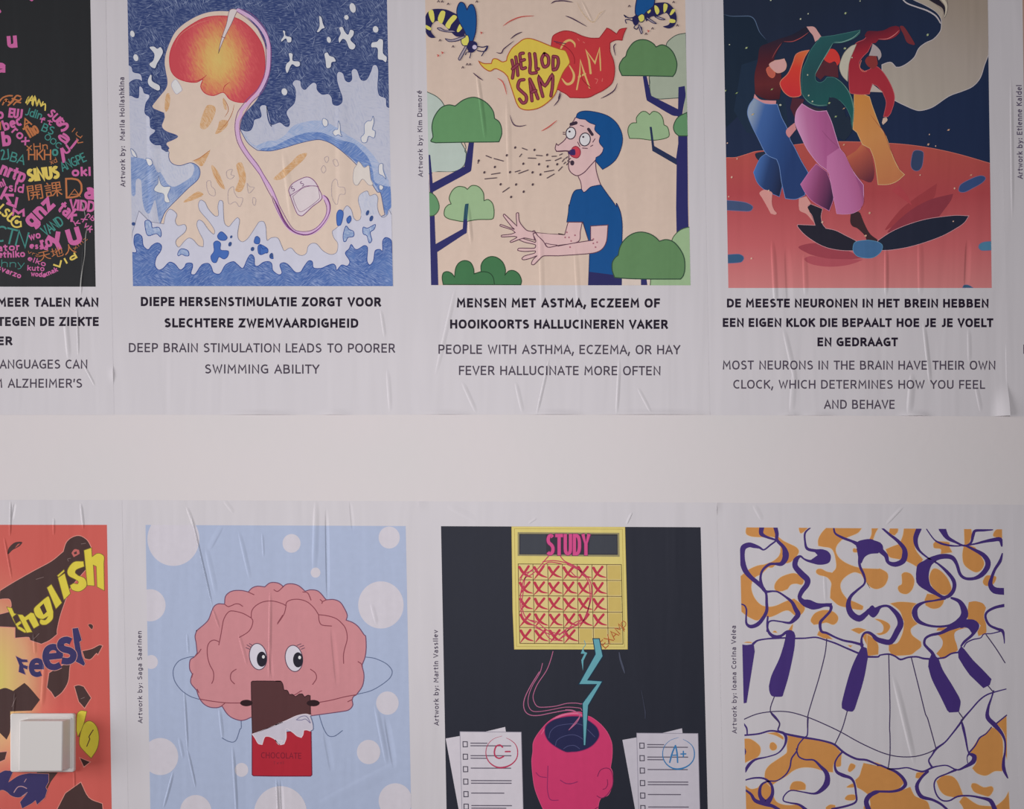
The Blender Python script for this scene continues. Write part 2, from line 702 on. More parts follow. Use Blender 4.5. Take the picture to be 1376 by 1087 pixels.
def _font():
    D = {
        'A': '6.6 L0,0 3.3,10 6.6,0;L1.1,3.2 5.5,3.2', 'B': '5.4 L0,5.3 0,0 2.6,0;L2.8,5.3 0,5.3 0,10 2.4,10;S2.4,10 4.3,9.4 4.7,7.7 4.2,6 2.6,5.3;S2.6,5.3 4.8,4.6 5.4,2.7 4.8,.7 2.6,0',
        'C': '5.8 S5.8,9.1 4.2,10 2.2,9.6 .6,7.8 0,5 .6,2.2 2.2,.4 4.2,0 5.8,.9', 'D': '6 L2.2,0 0,0 0,10 2.2,10;S2.2,10 4.6,9.2 5.8,7.1 6,5 5.8,2.9 4.6,.8 2.2,0',
        'E': '4.5 L4.5,0 0,0 0,10 4.5,10;L0,5.2 4.1,5.2', 'F': '4.4 L0,0 0,10 4.4,10;L0,5 4,5', 'G': '6.2 S6,9.1 4.3,10 2.2,9.6 .6,7.8 0,5 .6,2.2 2.2,.4 4.2,0 6.2,.8;L6.2,.6 6.2,4.7 3.7,4.7',
        'H': '5.9 L0,0 0,10;L5.9,0 5.9,10;L0,5.1 5.9,5.1', 'I': '.2 L.1,0 .1,10', 'J': '3.4 S0,.4 1.6,0 3,.9 3.4,2.8;L3.4,2.6 3.4,10', 'K': '5.5 L0,0 0,10;L5.4,10 .2,4.6;L1.8,6.1 5.6,0',
        'L': '4.2 L0,10 0,0 4.2,0', 'M': '7.4 L0,0 .5,10 3.7,3.6 6.9,10 7.4,0', 'N': '5.9 L0,0 0,10 5.9,0 5.9,10', 'O': '7 C3.5,10 5.9,9 7,5 5.9,1 3.5,0 1.1,1 0,5 1.1,9',
        'P': '5 L0,0 0,10 2.4,10;S2.4,10 4.5,9.3 5,7.2 4.5,5.1 2.4,4.3;L2.5,4.3 0,4.3', 'R': '5.3 L0,0 0,10 2.4,10;S2.4,10 4.5,9.3 4.9,7.3 4.4,5.4 2.4,4.7;L2.5,4.7 0,4.7;L2.7,4.7 5.4,0',
        'S': '5 S4.7,9.1 3.1,10 1.2,9.5 .3,7.7 1.2,6 3.4,4.9 4.9,3.4 4.7,1.3 3,.1 1.4,.1 0,.9', 'T': '5.6 L0,10 5.6,10;L2.8,0 2.8,10', 'U': '5.7 L0,10 0,3.4;S0,3.6 .5,1.1 2.8,0 5.2,1.1 5.7,3.6;L5.7,3.4 5.7,10',
        'V': '6.2 L0,10 3.1,0 6.2,10', 'W': '8.8 L0,10 2.3,0 4.4,8.2 6.5,0 8.8,10', 'X': '5.8 L0,0 5.8,10;L0,10 5.8,0', 'Y': '6 L0,10 3,4.6 6,10;L3,4.8 3,0', 'Z': '5.2 L0,10 5.2,10 0,0 5.2,0',
        ',': '.9 L1.1,1.3 .1,-2.3', "'": '.4 L.3,10 0,7.2', ':': '.3 L.1,0 .1,1.1;L.1,5.5 .1,6.6', '-': '3 L0,4.6 3,4.6', '+': '4.4 L0,4.6 4.4,4.6;L2.2,2.4 2.2,6.8',
        'a': '4.1 S.4,6.4 2,7 3.6,6.4 4.1,4.8;L4.1,5 4.1,0;S4.1,4 2,4 .2,3 .1,1.2 1.4,0 3.2,.4 4.1,1.6', 'r': '2.8 L0,0 0,7;S0,4.6 .8,6.4 2.8,7', 't': '2.8 L1,9.2 1,1.8;S1,2 1.3,.4 2.8,0;L-.4,7 2.7,7',
        'w': '6.8 L0,7 1.7,0 3.4,6.4 5.1,0 6.8,7', 'o': '4.9 C2.4,7 4.2,6.2 4.9,3.5 4.2,.8 2.4,0 .7,.8 0,3.5 .7,6.2', 'k': '4 L0,0 0,10.6;L3.8,7 .2,3.4;L1.2,4.3 4.1,0', 'b': '4.7 L0,0 0,10.6;C2.3,7 4.1,6.2 4.7,3.5 4.1,.8 2.3,0 .6,.8 0,3.5 .6,6.2',
        'y': '4.6 L0,7 2.4,.4;S4.7,7 2.6,.6 1.6,-2 -.2,-2.8', 'i': '.3 L.1,0 .1,7;L.1,9 .1,10.2', 'l': '.3 L.1,0 .1,10.6', 's': '3.4 S3.2,6.3 2.1,7 .8,6.7 .2,5.4 .9,4.2 2.6,3.3 3.4,2 2.9,.5 1.6,0 0,.5',
        'h': '4.1 L0,0 0,10.6;S0,4.6 1.2,6.6 2.8,6.9 3.9,5.9 4.1,4.2;L4.1,4.4 4.1,0', 'n': '4.1 L0,0 0,7;S0,4.6 1.2,6.6 2.8,6.9 3.9,5.9 4.1,4.2;L4.1,4.4 4.1,0',
        'm': '6.8 L0,0 0,7;S0,4.6 .8,6.6 2,6.9 3.1,6 3.4,4.2;L3.4,4.4 3.4,0;S3.4,4.6 4.3,6.6 5.4,6.9 6.5,6 6.8,4.2;L6.8,4.4 6.8,0', 'u': '4.1 L0,7 0,2.6;S0,2.8 .2,1 1.4,.1 3,.4 4.1,2.4;L4.1,0 4.1,7',
        'e': '4.5 L.1,3.8 4.4,3.8;S4.4,3.8 4.1,6.1 2.4,7 .7,6.1 0,3.5 .7,.9 2.4,0 4.2,.6', 'd': '4.7 L4.7,0 4.7,10.6;C2.4,7 4.1,6.2 4.7,3.5 4.1,.8 2.4,0 .6,.8 0,3.5 .6,6.2',
        'g': '4.7 L4.7,7 4.7,-1;S4.7,-.8 4,-2.6 2.2,-3 .5,-2.5;C2.4,7 4.1,6.2 4.7,3.5 4.1,.8 2.4,0 .6,.8 0,3.5 .6,6.2', 'v': '4.6 L0,7 2.3,0 4.6,7', 'c': '4 S4,6.4 2.4,7 .7,6.1 0,3.5 .7,.9 2.4,0 4,.6', 'z': '3.8 L0,7 3.8,7 0,0 3.8,0', 'p': '4.7 L0,-3 0,7;C2.4,7 4.1,6.2 4.7,3.5 4.1,.8 2.4,0 .6,.8 0,3.5 .6,6.2', 'j': '1 L1,7 1,-1.5 -.6,-2.8;L1,9 1,10',
        'x': '4.2 L0,0 4.2,7;L0,7 4.2,0', 'f': '3 S3,10.4 1.6,10.2 1,8.6;L1,8.8 1,0;L-.3,7 2.7,7', ')': '2 S0,11 1.8,8 2,4 1.5,1 0,-2', '2': '4.6 S0,8.6 1.8,10 3.9,9.3 4.3,7.2 3.2,4.9 0,0;L0,0 4.6,0', 'J': '3.4 S0,.4 1.6,0 3,.9 3.4,2.8;L3.4,2.6 3.4,10'}
    D['é'] = D['e'] + ';L2,8.6 3.2,10.4'
    F = {}
    for ch, v in D.items():
        w, rest = v.split(' ', 1) if v[0] not in 'LSC' else ('0', v)
        st = []
        for part in rest.split(';'):
            pts = [tuple(float(t) for t in q.split(',')) for q in part[1:].split()]
            st.append((part[0], pts))
        F[ch] = (float(w), st)
    return F


FONT = _font()

# ------------------------------------------------------------------ the wall
def build_wall():
    m, nt, b, _ = base_mat('wall_paint', None, 0.7)
    tc = nt.nodes.new('ShaderNodeTexCoord')
    n = nt.nodes.new('ShaderNodeTexNoise')
    n.inputs['Scale'].default_value = 5
    nt.links.new(tc.outputs['Object'], n.inputs['Vector'])
    c0, c1 = (0.775, 0.748, 0.752, 1), (0.83, 0.757, 0.772, 1)
    nt.links.new(mixc(nt, n.outputs['Fac'], c0, c1), b.inputs['Base Color'])
    n2 = nt.nodes.new('ShaderNodeTexNoise')
    n2.inputs['Scale'].default_value = 55
    n2.inputs['Detail'].default_value = 4
    nt.links.new(tc.outputs['Object'], n2.inputs['Vector'])
    bp = nt.nodes.new('ShaderNodeBump')
    bp.inputs['Strength'].default_value = 0.05
    bp.inputs['Distance'].default_value = 0.004
    nt.links.new(n2.outputs['Fac'], bp.inputs['Height'])
    nt.links.new(bp.outputs[0], b.inputs['Normal'])
    X0, X1, Z0, Z1, T = -4.3, 2.2, 0.0, 2.75, 0.12
    V = [(X0, 0, Z0), (X1, 0, Z0), (X1, 0, Z1), (X0, 0, Z1), (X0, T, Z0), (X1, T, Z0), (X1, T, Z1), (X0, T, Z1)]
    F = [(0, 1, 2, 3), (5, 4, 7, 6), (4, 0, 3, 7), (1, 5, 6, 2), (3, 2, 6, 7), (4, 5, 1, 0)]
    o = make_mesh('wall_back', V, F, None, [m], None)
    o['kind'] = 'structure'
    o['label'] = 'off-white painted wall behind the two rows of posters'


build_wall()


# ------------------------------------------------------------------ wall switch
def rounded_slab(name, x0, x1, y0, y1, d0, d1, r, bev, mat, parent, ox, oy, inset=0.0):
    """box with rounded corners standing off the wall from depth d0 to d1 (px)"""
    def ring(e, d):
        pts = []
        for (cx, cy, a) in ((x1 - r, y0 + r, -90), (x1 - r, y1 - r, 0), (x0 + r, y1 - r, 90), (x0 + r, y0 + r, 180)):
            for t in range(6):
                an = math.radians(a + 18 * t)
                rr = r - e
                pts.append((cx + rr * math.cos(an), cy + rr * math.sin(an)))
        return [((p[0] - ox) * PX, -d * PX, (oy - p[1]) * PX) for p in pts]
    rings = [ring(0, d0), ring(0, d1 - bev), ring(bev * .3, d1 - bev * .3), ring(bev, d1)]
    n = len(rings[0])
    V = [v for rg in rings for v in rg]
    F = []
    for k in range(len(rings) - 1):
        for i in range(n):
            j = (i + 1) % n
            F.append((k * n + i, (k + 1) * n + i, (k + 1) * n + j, k * n + j))
    F.append(tuple(range((len(rings) - 1) * n, len(rings) * n))[::-1])
    F = [f[::-1] for f in F]
    F.append(tuple(range(n))[::-1])
    o = make_mesh(name, V, F, None, [mat], parent)
    bm_fix(o)
    return o


def bm_fix(o):
    import bmesh
    bm = bmesh.new()
    bm.from_mesh(o.data)
    bmesh.ops.recalc_face_normals(bm, faces=bm.faces)
    bm.to_mesh(o.data)
    bm.free()


def build_switch():
    ox, oy = 58, 1037
    root = bpy.data.objects.new('light_switch', None)
    col.objects.link(root)
    root.location = (wx(ox), 0, wz(oy))
    root.empty_display_size = 0.03
    root['label'] = 'square white plastic light switch set into the orange poster'
    root['category'] = 'light switch'
    m, nt, b, _ = base_mat('white_plastic', None, 0.35)
    b.inputs['Base Color'].default_value = (0.80, 0.765, 0.745, 1)
    rounded_slab('cover_plate', 16.5, 102, 958, 1036.5, 0.2, 5, 3, 1.2, m, root, ox, oy)
    rounded_slab('inner_frame', 39, 99, 963.5, 1032, 4.5, 5.8, 2, .4, m, root, ox, oy)
    # rocker, slightly tilted: its lower edge stands further out
    x0, x1, y0, y1 = 40.5, 97.5, 965, 1030.5
    V = []
    for (x, y, d) in ((x0, y0, 5.5), (x1, y0, 5.5), (x1, y1, 5.5), (x0, y1, 5.5), (x0, y0, 25), (x1, y0, 25), (x1, y1, 27), (x0, y1, 27)):
        V.append(((x - ox) * PX, -d * PX, (oy - y) * PX))
    F = [(0, 1, 2, 3), (7, 6, 5, 4), (0, 4, 5, 1), (1, 5, 6, 2), (2, 6, 7, 3), (3, 7, 4, 0)]
    o = make_mesh('rocker', V, F, None, [m], root)
    bm_fix(o)
    bv = o.modifiers.new('edge', 'BEVEL')
    bv.width = 0.0012
    bv.segments = 3


build_switch()


# ------------------------------------------------------------------ upper row, first sheet: black head made of words
def poster_languages():
    p = Poster('poster', 'upper black poster cut off by the left edge, a head made of coloured words',
               [(-230, -32), (120.9, -32), (128.7, 385.3), (-221, 385.3)],
               [(-260, -66), (139.9, -66), (152.6, 557.5), (-247, 557.5)],
               dict(a=(0, 0, 5.433), b=(0, 200, 5.433), c=(0, 380, 5.433)),
               LU[0], [(112, 330, 108, 400, 3, 1.2), (86, 420, 92, 485, 6, .8), (103, 410, 105, 480, 3, 1.0), (112, 490, 128, 520, 3, .6), (153, 492, 153.5, 514, 3, 1.5)], 0.5, 9.0,
               lifts=[(153, 503, 4, 14, 1.2)], base=0.0002)
    K = '2a2b2d'
    p.begin('artwork', parent=p.root)
    p.add([p.quad], K, None)
    p.flush()
    p.parent = p.made
    PI, YE, OR, TE = 'b85f92', 'ccb35a', 'ab6a44', '3f7d76'

    nw = [0]

    def word(txt, c, x0, y0, x1, y1, h, at='b', bold=.2, curve=0):
        """one word with its baseline from (x0, y0) to (x1, y1)"""
        nw[0] += 1
        p.begin('printed_word', lv=2 + nw[0] % 7)
        gap = bold * 10 + 1.0
        W = sum(p.adv(txt, i, gap) for i in range(len(txt))) - gap
        d = math.hypot(x1 - x0, y1 - y0)
        e = h * bold * .5
        p.text(txt, c, x0 + e * (x1 - x0) / d, y0 + e * (y1 - y0) / d, h * (1 - bold), -math.degrees(math.atan2(y1 - y0, x1 - x0)), (d - 2 * e) / max(1, W) * 10 / (h * (1 - bold)), bold / (1 - bold), 0, at, gap, curve)

    word('u', PI, 55, 340, 128, 334, 116, 'a', .24)
    word('a', PI, -40, 520, 40, 520, 95, 'a', .24)
    p.begin('printed_word')
    p.stroke(PI, 2.2, '@a 215 -8 232 4 245 -8')
    p.begin('printed_word')
    p.stroke(PI, 1.6, '@a -5 70 5 85 -4 95')
    p.begin('printed_word', stuff=True)
    for t in ('@a -5 745 20 715 60 700 90 700', '@a 20 765 45 725 75 750 110 710', '@a 60 770 95 740 120 700 150 705', '@a 100 765 120 745 150 750', '@a 90 720 140 735 155 720', '@a 30 740 60 735'):
        p.stroke(OR, 2.0, t)
    p.begin('printed_word', stuff=True)
    for t in ('@a 190 750 210 710 200 760 235 705 235 760', '@a 240 770 255 705 270 770 285 730 300 770 315 745', '@a 300 775 330 760 330 805', '@a 215 735 260 730'):
        p.stroke(YE, 1.9, t)
    word('Jdin', TE, 180, 835, 300, 872, 60, 'a', .15)
    word('SUS', PI, 345, 830, 440, 930, 64, 'a', .22)
    word('S', PI, 440, 965, 510, 925, 100, 'a', .2)
    word('b', PI, -30, 865, 30, 860, 75, 'a', .22)
    word('EUJ', PI, 60, 850, 162, 862, 72, 'a', .22)
    word('bec', PI, 30, 950, 165, 905, 76, 'a', .22)
    word('b', PI, 18, 1058, 85, 1050, 105, 'a', .24)
    word('rox', PI, 85, 960, 190, 1060, 66, 'a', .2)
    word('Tho', OR, 205, 1010, 290, 960, 90, 'a', .17)
    word('A', OR, 175, 930, 235, 905, 65, 'a', .17)
    word('ft', PI, 290, 890, 380, 915, 42, 'a', .2)
    word('BS', TE, 300, 950, 385, 985, 62, 'a', .15)
    word('OOC', TE, 320, 1005, 430, 1087, 46, 'a', .15)
    word('al', PI, 420, 1000, 530, 1087, 84, 'a', .2)
    word('lu', OR, 525, 960, 590, 1010, 34, 'a', .16)
    word('v', OR, 545, 1030, 595, 1060, 40, 'a', .16)
    word('27', TE, 10, 78, 65, 72, 78, 'b', .13) if '7' in FONT else word('2J', TE, 8, 78, 70, 72, 78, 'b', .13)
    word('BA', TE, 70, 85, 178, 115, 72, 'b', .13)
    word('HKH', OR, 205, 78, 375, 78, 78, 'b', .13)
    word('xd', OR, 372, 115, 420, 95, 36, 'b', .13)
    word('xHn', OR, 195, 10, 350, 0, 50, 'b', .15)
    word('o', TE, 380, 48, 428, 45, 70, 'b', .2)
    word('I', PI, 455, 92, 478, 88, 110, 'b', .22)
    word('U', PI, 478, 40, 520, 10, 60, 'b', .24)
    word('ANGPE', TE, 455, 165, 635, 85, 70, 'b', .13)
    word('SINUS', YE, 200, 232, 438, 205, 96, 'b', .25)
    word('oki', PI, 525, 195, 665, 190, 66, 'b', .24)
    word('nrtp', PI, -5, 175, 175, 245, 98, 'b', .2)
    word('mi', PI, -10, 285, 45, 262, 55, 'b', .2)
    word('sid', PI, 60, 305, 172, 318, 62, 'b', .19)
    word('k', PI, 0, 355, 80, 395, 100, 'b', .2)
    word('V', PI, 70, 445, 155, 400, 66, 'b', .28)
    word('M', PI, 85, 480, 182, 488, 56, 'b', .3)
    p.begin('printed_word')
    p.glyphs('\u958b\u8ab2', OR, 195, 370, 88, 8, 1.12, 0, 'b')
    word('D', OR, 480, 356, 605, 352, 150, 'b', .09)
    word('A', OR, 500, 350, 590, 350, 60, 'b', .09)
    word('a', PI, 615, 355, 688, 360, 118, 'b', .22)
    word('gnz', PI, 225, 575, 400, 405, 118, 'b', .24)
    word('VIDD', PI, 505, 440, 690, 450, 82, 'b', .2, 400)
    word('tak', PI, 420, 440, 530, 530, 92, 'b', .2)
    word('VAND', TE, 330, 640, 470, 545, 78, 'b', .14)
    word('kx', PI, 550, 562, 640, 515, 40, 'b', .2)
    word('vk', PI, 610, 560, 660, 610, 44, 'b', .2)
    word('nb', PI, 630, 485, 680, 530, 34, 'b', .2)
    word('LSU', YE, -20, 445, 80, 540, 70, 'b', .2)
    word('G', YE, 80, 575, 160, 570, 90, 'b', .13)
    word('o', YE, 108, 545, 138, 543, 40, 'b', .26)
    word('CTN', TE, -50, 660, 190, 720, 118, 'b', .11)
    word('wo', PI, 215, 665, 300, 645, 52, 'b', .22)
    word('essa', PI, 215, 722, 350, 735, 44, 'b', .24)
    word('ro', PI, 305, 725, 388, 700, 88, 'b', .2)
    word('Y', PI, 385, 745, 480, 700, 130, 'b', .26)
    word('U', PI, 505, 700, 605, 670, 128, 'b', .28)
    word('ator', PI, -20, 745, 150, 735, 50, 'b', .22)
    word('ethiko', PI, -15, 790, 185, 795, 48, 'b', .22, -300)
    word('hny', TE, 10, 860, 180, 865, 52, 'b', .1)
    word('svarzo', PI, -20, 880, 150, 945, 40, 'b', .22)
    word('eiko', PI, 200, 810, 330, 858, 38, 'b', .2)
    word('kuto', PI, 200, 885, 325, 890, 38, 'b', .2)
    word('woda', PI, 225, 925, 330, 935, 36, 'b', .22)
    word('xnak', PI, 330, 932, 425, 890, 36, 'b', .22)
    p.begin('printed_word')
    p.glyphs('\u5929\u5730\u4eba', OR, 285, 820, 58, 14, 1.2, 0, 'b')
    word('vrz', OR, 200, 760, 280, 790, 26, 'b', .14)
    word('xmz', OR, 545, 740, 640, 660, 28, 'b', .14)
    word('Vid', YE, 405, 878, 565, 790, 44, 'b', .28)
    word('i', OR, -4, 945, 10, 945, 60, 'a', .2)
    # worn crease where the ink has cracked, its light gloss painted in as well
    p.begin('crease_wear_gloss', lv=12)
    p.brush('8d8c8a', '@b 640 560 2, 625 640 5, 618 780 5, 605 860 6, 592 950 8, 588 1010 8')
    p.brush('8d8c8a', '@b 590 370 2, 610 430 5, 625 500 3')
    captions(p, [('MEER TALEN KAN', -3.0, 132.4, 399.9, 412.3, 0), ('TEGEN DE ZIEKTE', -3.2, 132.8, 425.9, 438.2, 0), ('VAN ALZHEIMER', -116, 16.6, 452.1, 464.0, 0)],
             [('LANGUAGES CAN', -7.5, 117.5, 483.2, 495.5, 0), ('FROM ALZHEIMER\'S', -39, 110.4, 508.9, 521.1, 0)])


# ------------------------------------------------------------------ lower row, first sheet: orange languages poster
def poster_english():
    p = Poster('poster', 'lower orange poster with yellow English lettering, cut off by the left edge',
               [(-205, 705), (143.8, 705.2), (150.8, 1122), (-200, 1122)],
               [(-237, 671.5), (163.1, 671.8), (175.8, 1296), (-226, 1296)],
               dict(a=(0, 660, 4.94), b=(0, 870, 5.01)),
               LL[0], [(14, 672, 13, 722, 3, 1.2), (20, 675, 16, 700, 3, -.6), (72, 695, 72, 720, 3, .6), (108, 675, 112, 712, 3.5, .9), (5, 720, 16, 780, 3, .9), (60, 885, 56, 950, 6, .9), (45, 850, 47, 880, 4, .6), (99, 1030, 100, 1060, 3, .8), (20, 930, 18, 960, 3, .7)], 0.6, 10.0,
               base=0.0002)
    p.grad('orange', [(0, 'c9c05f'), (.22, 'cdae6c'), (.42, 'd09a72'), (.62, 'c4685a'), (.8, 'bf5a52'), (1, 'be5850')], (-12, 915), (105, 905), True, .03, 1.75)
    field(p, '#orange')
    BR, YE, PU = '44302f', 'd0bc42', '36305c'
    H = 'd0877c'
    shp = [('@a 0 660 k 80 610 220 530 340 465 420 400 k 440 340 480 305 530 295 580 325 608 375 k 600 480 470 640 430 740 k 400 830 380 920 380 950 k 330 990 275 1015 k 200 990 k 190 970 100 975 k 100 905 k 0 900 k -60 905 k -60 820 k 0 815 60 800 k 75 760 65 720 30 715 -10 720 k', H),
           ('@a 50 415 60 375 100 340 148 338 130 365 85 390 60 415', None), ('@a 585 885 605 880 620 895 612 918 595 905', 'c47468'), ('@a 545 1060 k 610 1045 660 1020 683 1025 k 670 1050 650 1087 k @b 650 40 610 80 570 75 k', H),
           ('@b 330 170 k 400 130 470 100 470 140 k 460 230 420 300 370 340 k 345 300 k 315 270 k', H), ('@b 500 260 k 530 252 565 262 k 615 340 k 570 410 k 530 365 k', H),
           ('@b -20 290 k 35 272 90 292 k 165 238 k 200 270 270 352 k 215 425 k 70 430 k 70 560 45 620 k 0 575 k -30 560 k', None), ('@b -20 705 k 50 698 k 35 755 k 0 770 k -20 760 k', H),
           ('@b 530 600 k 560 540 k 600 500 k 545 610 k', None), ('@b 535 740 k 610 770 k 565 805 k', H), ('@b 250 838 k 390 840 k 345 900 k 320 950 k 200 990 k', None), ('@b 385 1087 k 440 980 k 545 905 k 600 1010 690 1050 k 700 1150 k 370 1150 k', H)]
    for t, o in shp:
        p.begin('printed_dark_fragment', lv=2)
        p.fill(BR, t, o, .9)
    p.begin('printed_dark_marks', stuff=True)
    p.fill('b4574f', '@a 100 375 k 120 350 k 135 348 k 108 372 k')
    p.fill('b4605c', '@a 475 410 k 495 385 525 390 k 530 415 k 490 438 k', None)
    p.fill(BR, '@a 490 408 k 508 398 k 512 415 k 496 420 k')
    for t in ('@a 240 585 290 570', '@a 540 350 570 345', '@a 225 980 260 945', '@a 455 465 450 450 470 445', '@b 80 400 108 335', '@b 545 345 570 335'):
        p.stroke('7d6a68', .6, t)
    E = dict(color=YE)
    letters = ['@a 45 768 k 80 775 k 95 810 k 110 815 k 85 835 k 105 880 k 135 860 k 145 875 k 120 895 k 145 905 k 165 920 k 180 935 k 165 940 k 120 915 k 90 860 k',
               '@a 118 818 k 150 820 k 165 835 k 205 805 k 225 810 k 262 890 k 225 912 k 190 850 k 175 858 k 215 935 k 178 940 k',
               '@a 232 770 270 735 k 300 710 325 700 355 800 k 350 850 310 885 280 888 k 265 875 270 850 300 855 320 830 k 280 850 240 830 225 790',
               '@a 312 640 k 342 618 k 412 740 k 372 782 k', '@a 385 575 k 430 545 k 468 680 k 425 722 k', '@a 380 560 k 425 520 k 430 532 k 388 570 k',
               '@a 555 465 k 490 470 450 520 455 560 500 585 k 520 600 515 615 490 610 k 465 625 k 480 655 530 665 575 630 565 580 520 560 k 500 540 510 520 560 500 k',
               '@a 558 392 k 608 375 k 612 435 k 650 412 690 430 690 480 k 693 660 k 645 635 k 640 500 k 620 490 k 628 628 k 580 625 k']
    for t in letters:
        p.begin('printed_letter')
        p.fill(YE, t, '7a6a2c', .8)
    p.begin('printed_letter')
    p.fill(BR, '@a 265 770 k 290 745 k 312 800 k 290 820 k')
    p.begin('printed_letter')
    p.fill(YE, '@b 520 450 545 425 585 430 k 560 530 525 600 k 515 560 k', '7a6a2c', .8)
    p.begin('printed_letter')
    p.fill(YE, '@b 545 570 570 510 610 495 650 530 667 600 655 680 615 745 k 570 700 535 650', '7a6a2c', .8)
    p.stroke('5a3a34', 1.3, '@b 628 555 600 600 605 615 585 665')
    feest = ['@b 105 55 k 150 78 k 185 80 k 190 100 k 150 100 k 160 115 k 190 125 k 185 150 k 160 140 k 175 185 k 125 165 k 130 120 k',
             '@a 480 910 k 520 905 k 545 990 k 530 1000 k 545 1087 k @b 575 110 k 565 125 k 510 95 k 505 10 k @a 490 1000 k']
    for t in feest:
        p.begin('printed_letter')
        p.fill(PU, t, 'c08a80', .6)
    for ch, x, y, h, an, xs, bo in (('e', 212, 182, 135, 0, 1.15, .25), ('e', 315, 138, 195, 6, 1.15, .22), ('s', 418, 98, 205, 8, 1.2, .22)):
        p.begin('printed_letter')
        p.text(ch, 'c08a80', x, y, h, an, xs, bo + .04, 0, 'b')
        p.last = None
        p.text(ch, PU, x, y, h, an, xs, bo, 0, 'b')
    p.begin('printed_letter')
    p.fill(PU, '@b -30 860 k 30 828 60 828 k 90 830 70 880 60 905 k 130 860 200 845 k 330 850 k 330 905 k 310 940 k 320 960 k 305 1010 k 250 1060 k 240 1030 k 215 1050 k 150 1085 k 135 1040 k 180 985 k 130 1010 80 1000 50 975 k 20 960 -20 970 k', 'b77a70', .6)
    p.stroke('a9848c', 1.3, '@b 95 975 120 940 150 935 180 948')
    p.stroke('a9848c', .9, '@b 165 905 178 885')
    p.stroke('a9848c', .8, '@b 150 1000 185 975')
    p.flush()


# ------------------------------------------------------------------ lettering blocks shared by the posters
DK, MD = '221c28', '433c48'


def captions(p, dutch, english, credit=None, sub=None):
    p.begin('dutch_caption', clip=False, lv=0)
    for a in dutch:
        p.line(a[0], DK, a[1], a[2], a[3], a[4], 0.235, a[5] if len(a) > 5 else 0)
    p.begin('english_caption', clip=False, lv=0)
    for a in english:
        p.line(a[0], MD, a[1], a[2], a[3], a[4], 0.158, a[5] if len(a) > 5 else 0)
    if credit:
        p.begin('artist_credit', clip=False, lv=0)
        t, y0, y1, xt, xb, dy = credit
        p.line(t, '4a4254', y0, y1, xt, xb, 0.175, dy, up=True)
    p.flush()


def field(p, color, label=None):
    """the printed picture field; everything drawn on it becomes its child"""
    p.begin('artwork', parent=p.root, label=label)
    p.add([p.quad], color, None)
    p.flush()
    p.parent = p.made


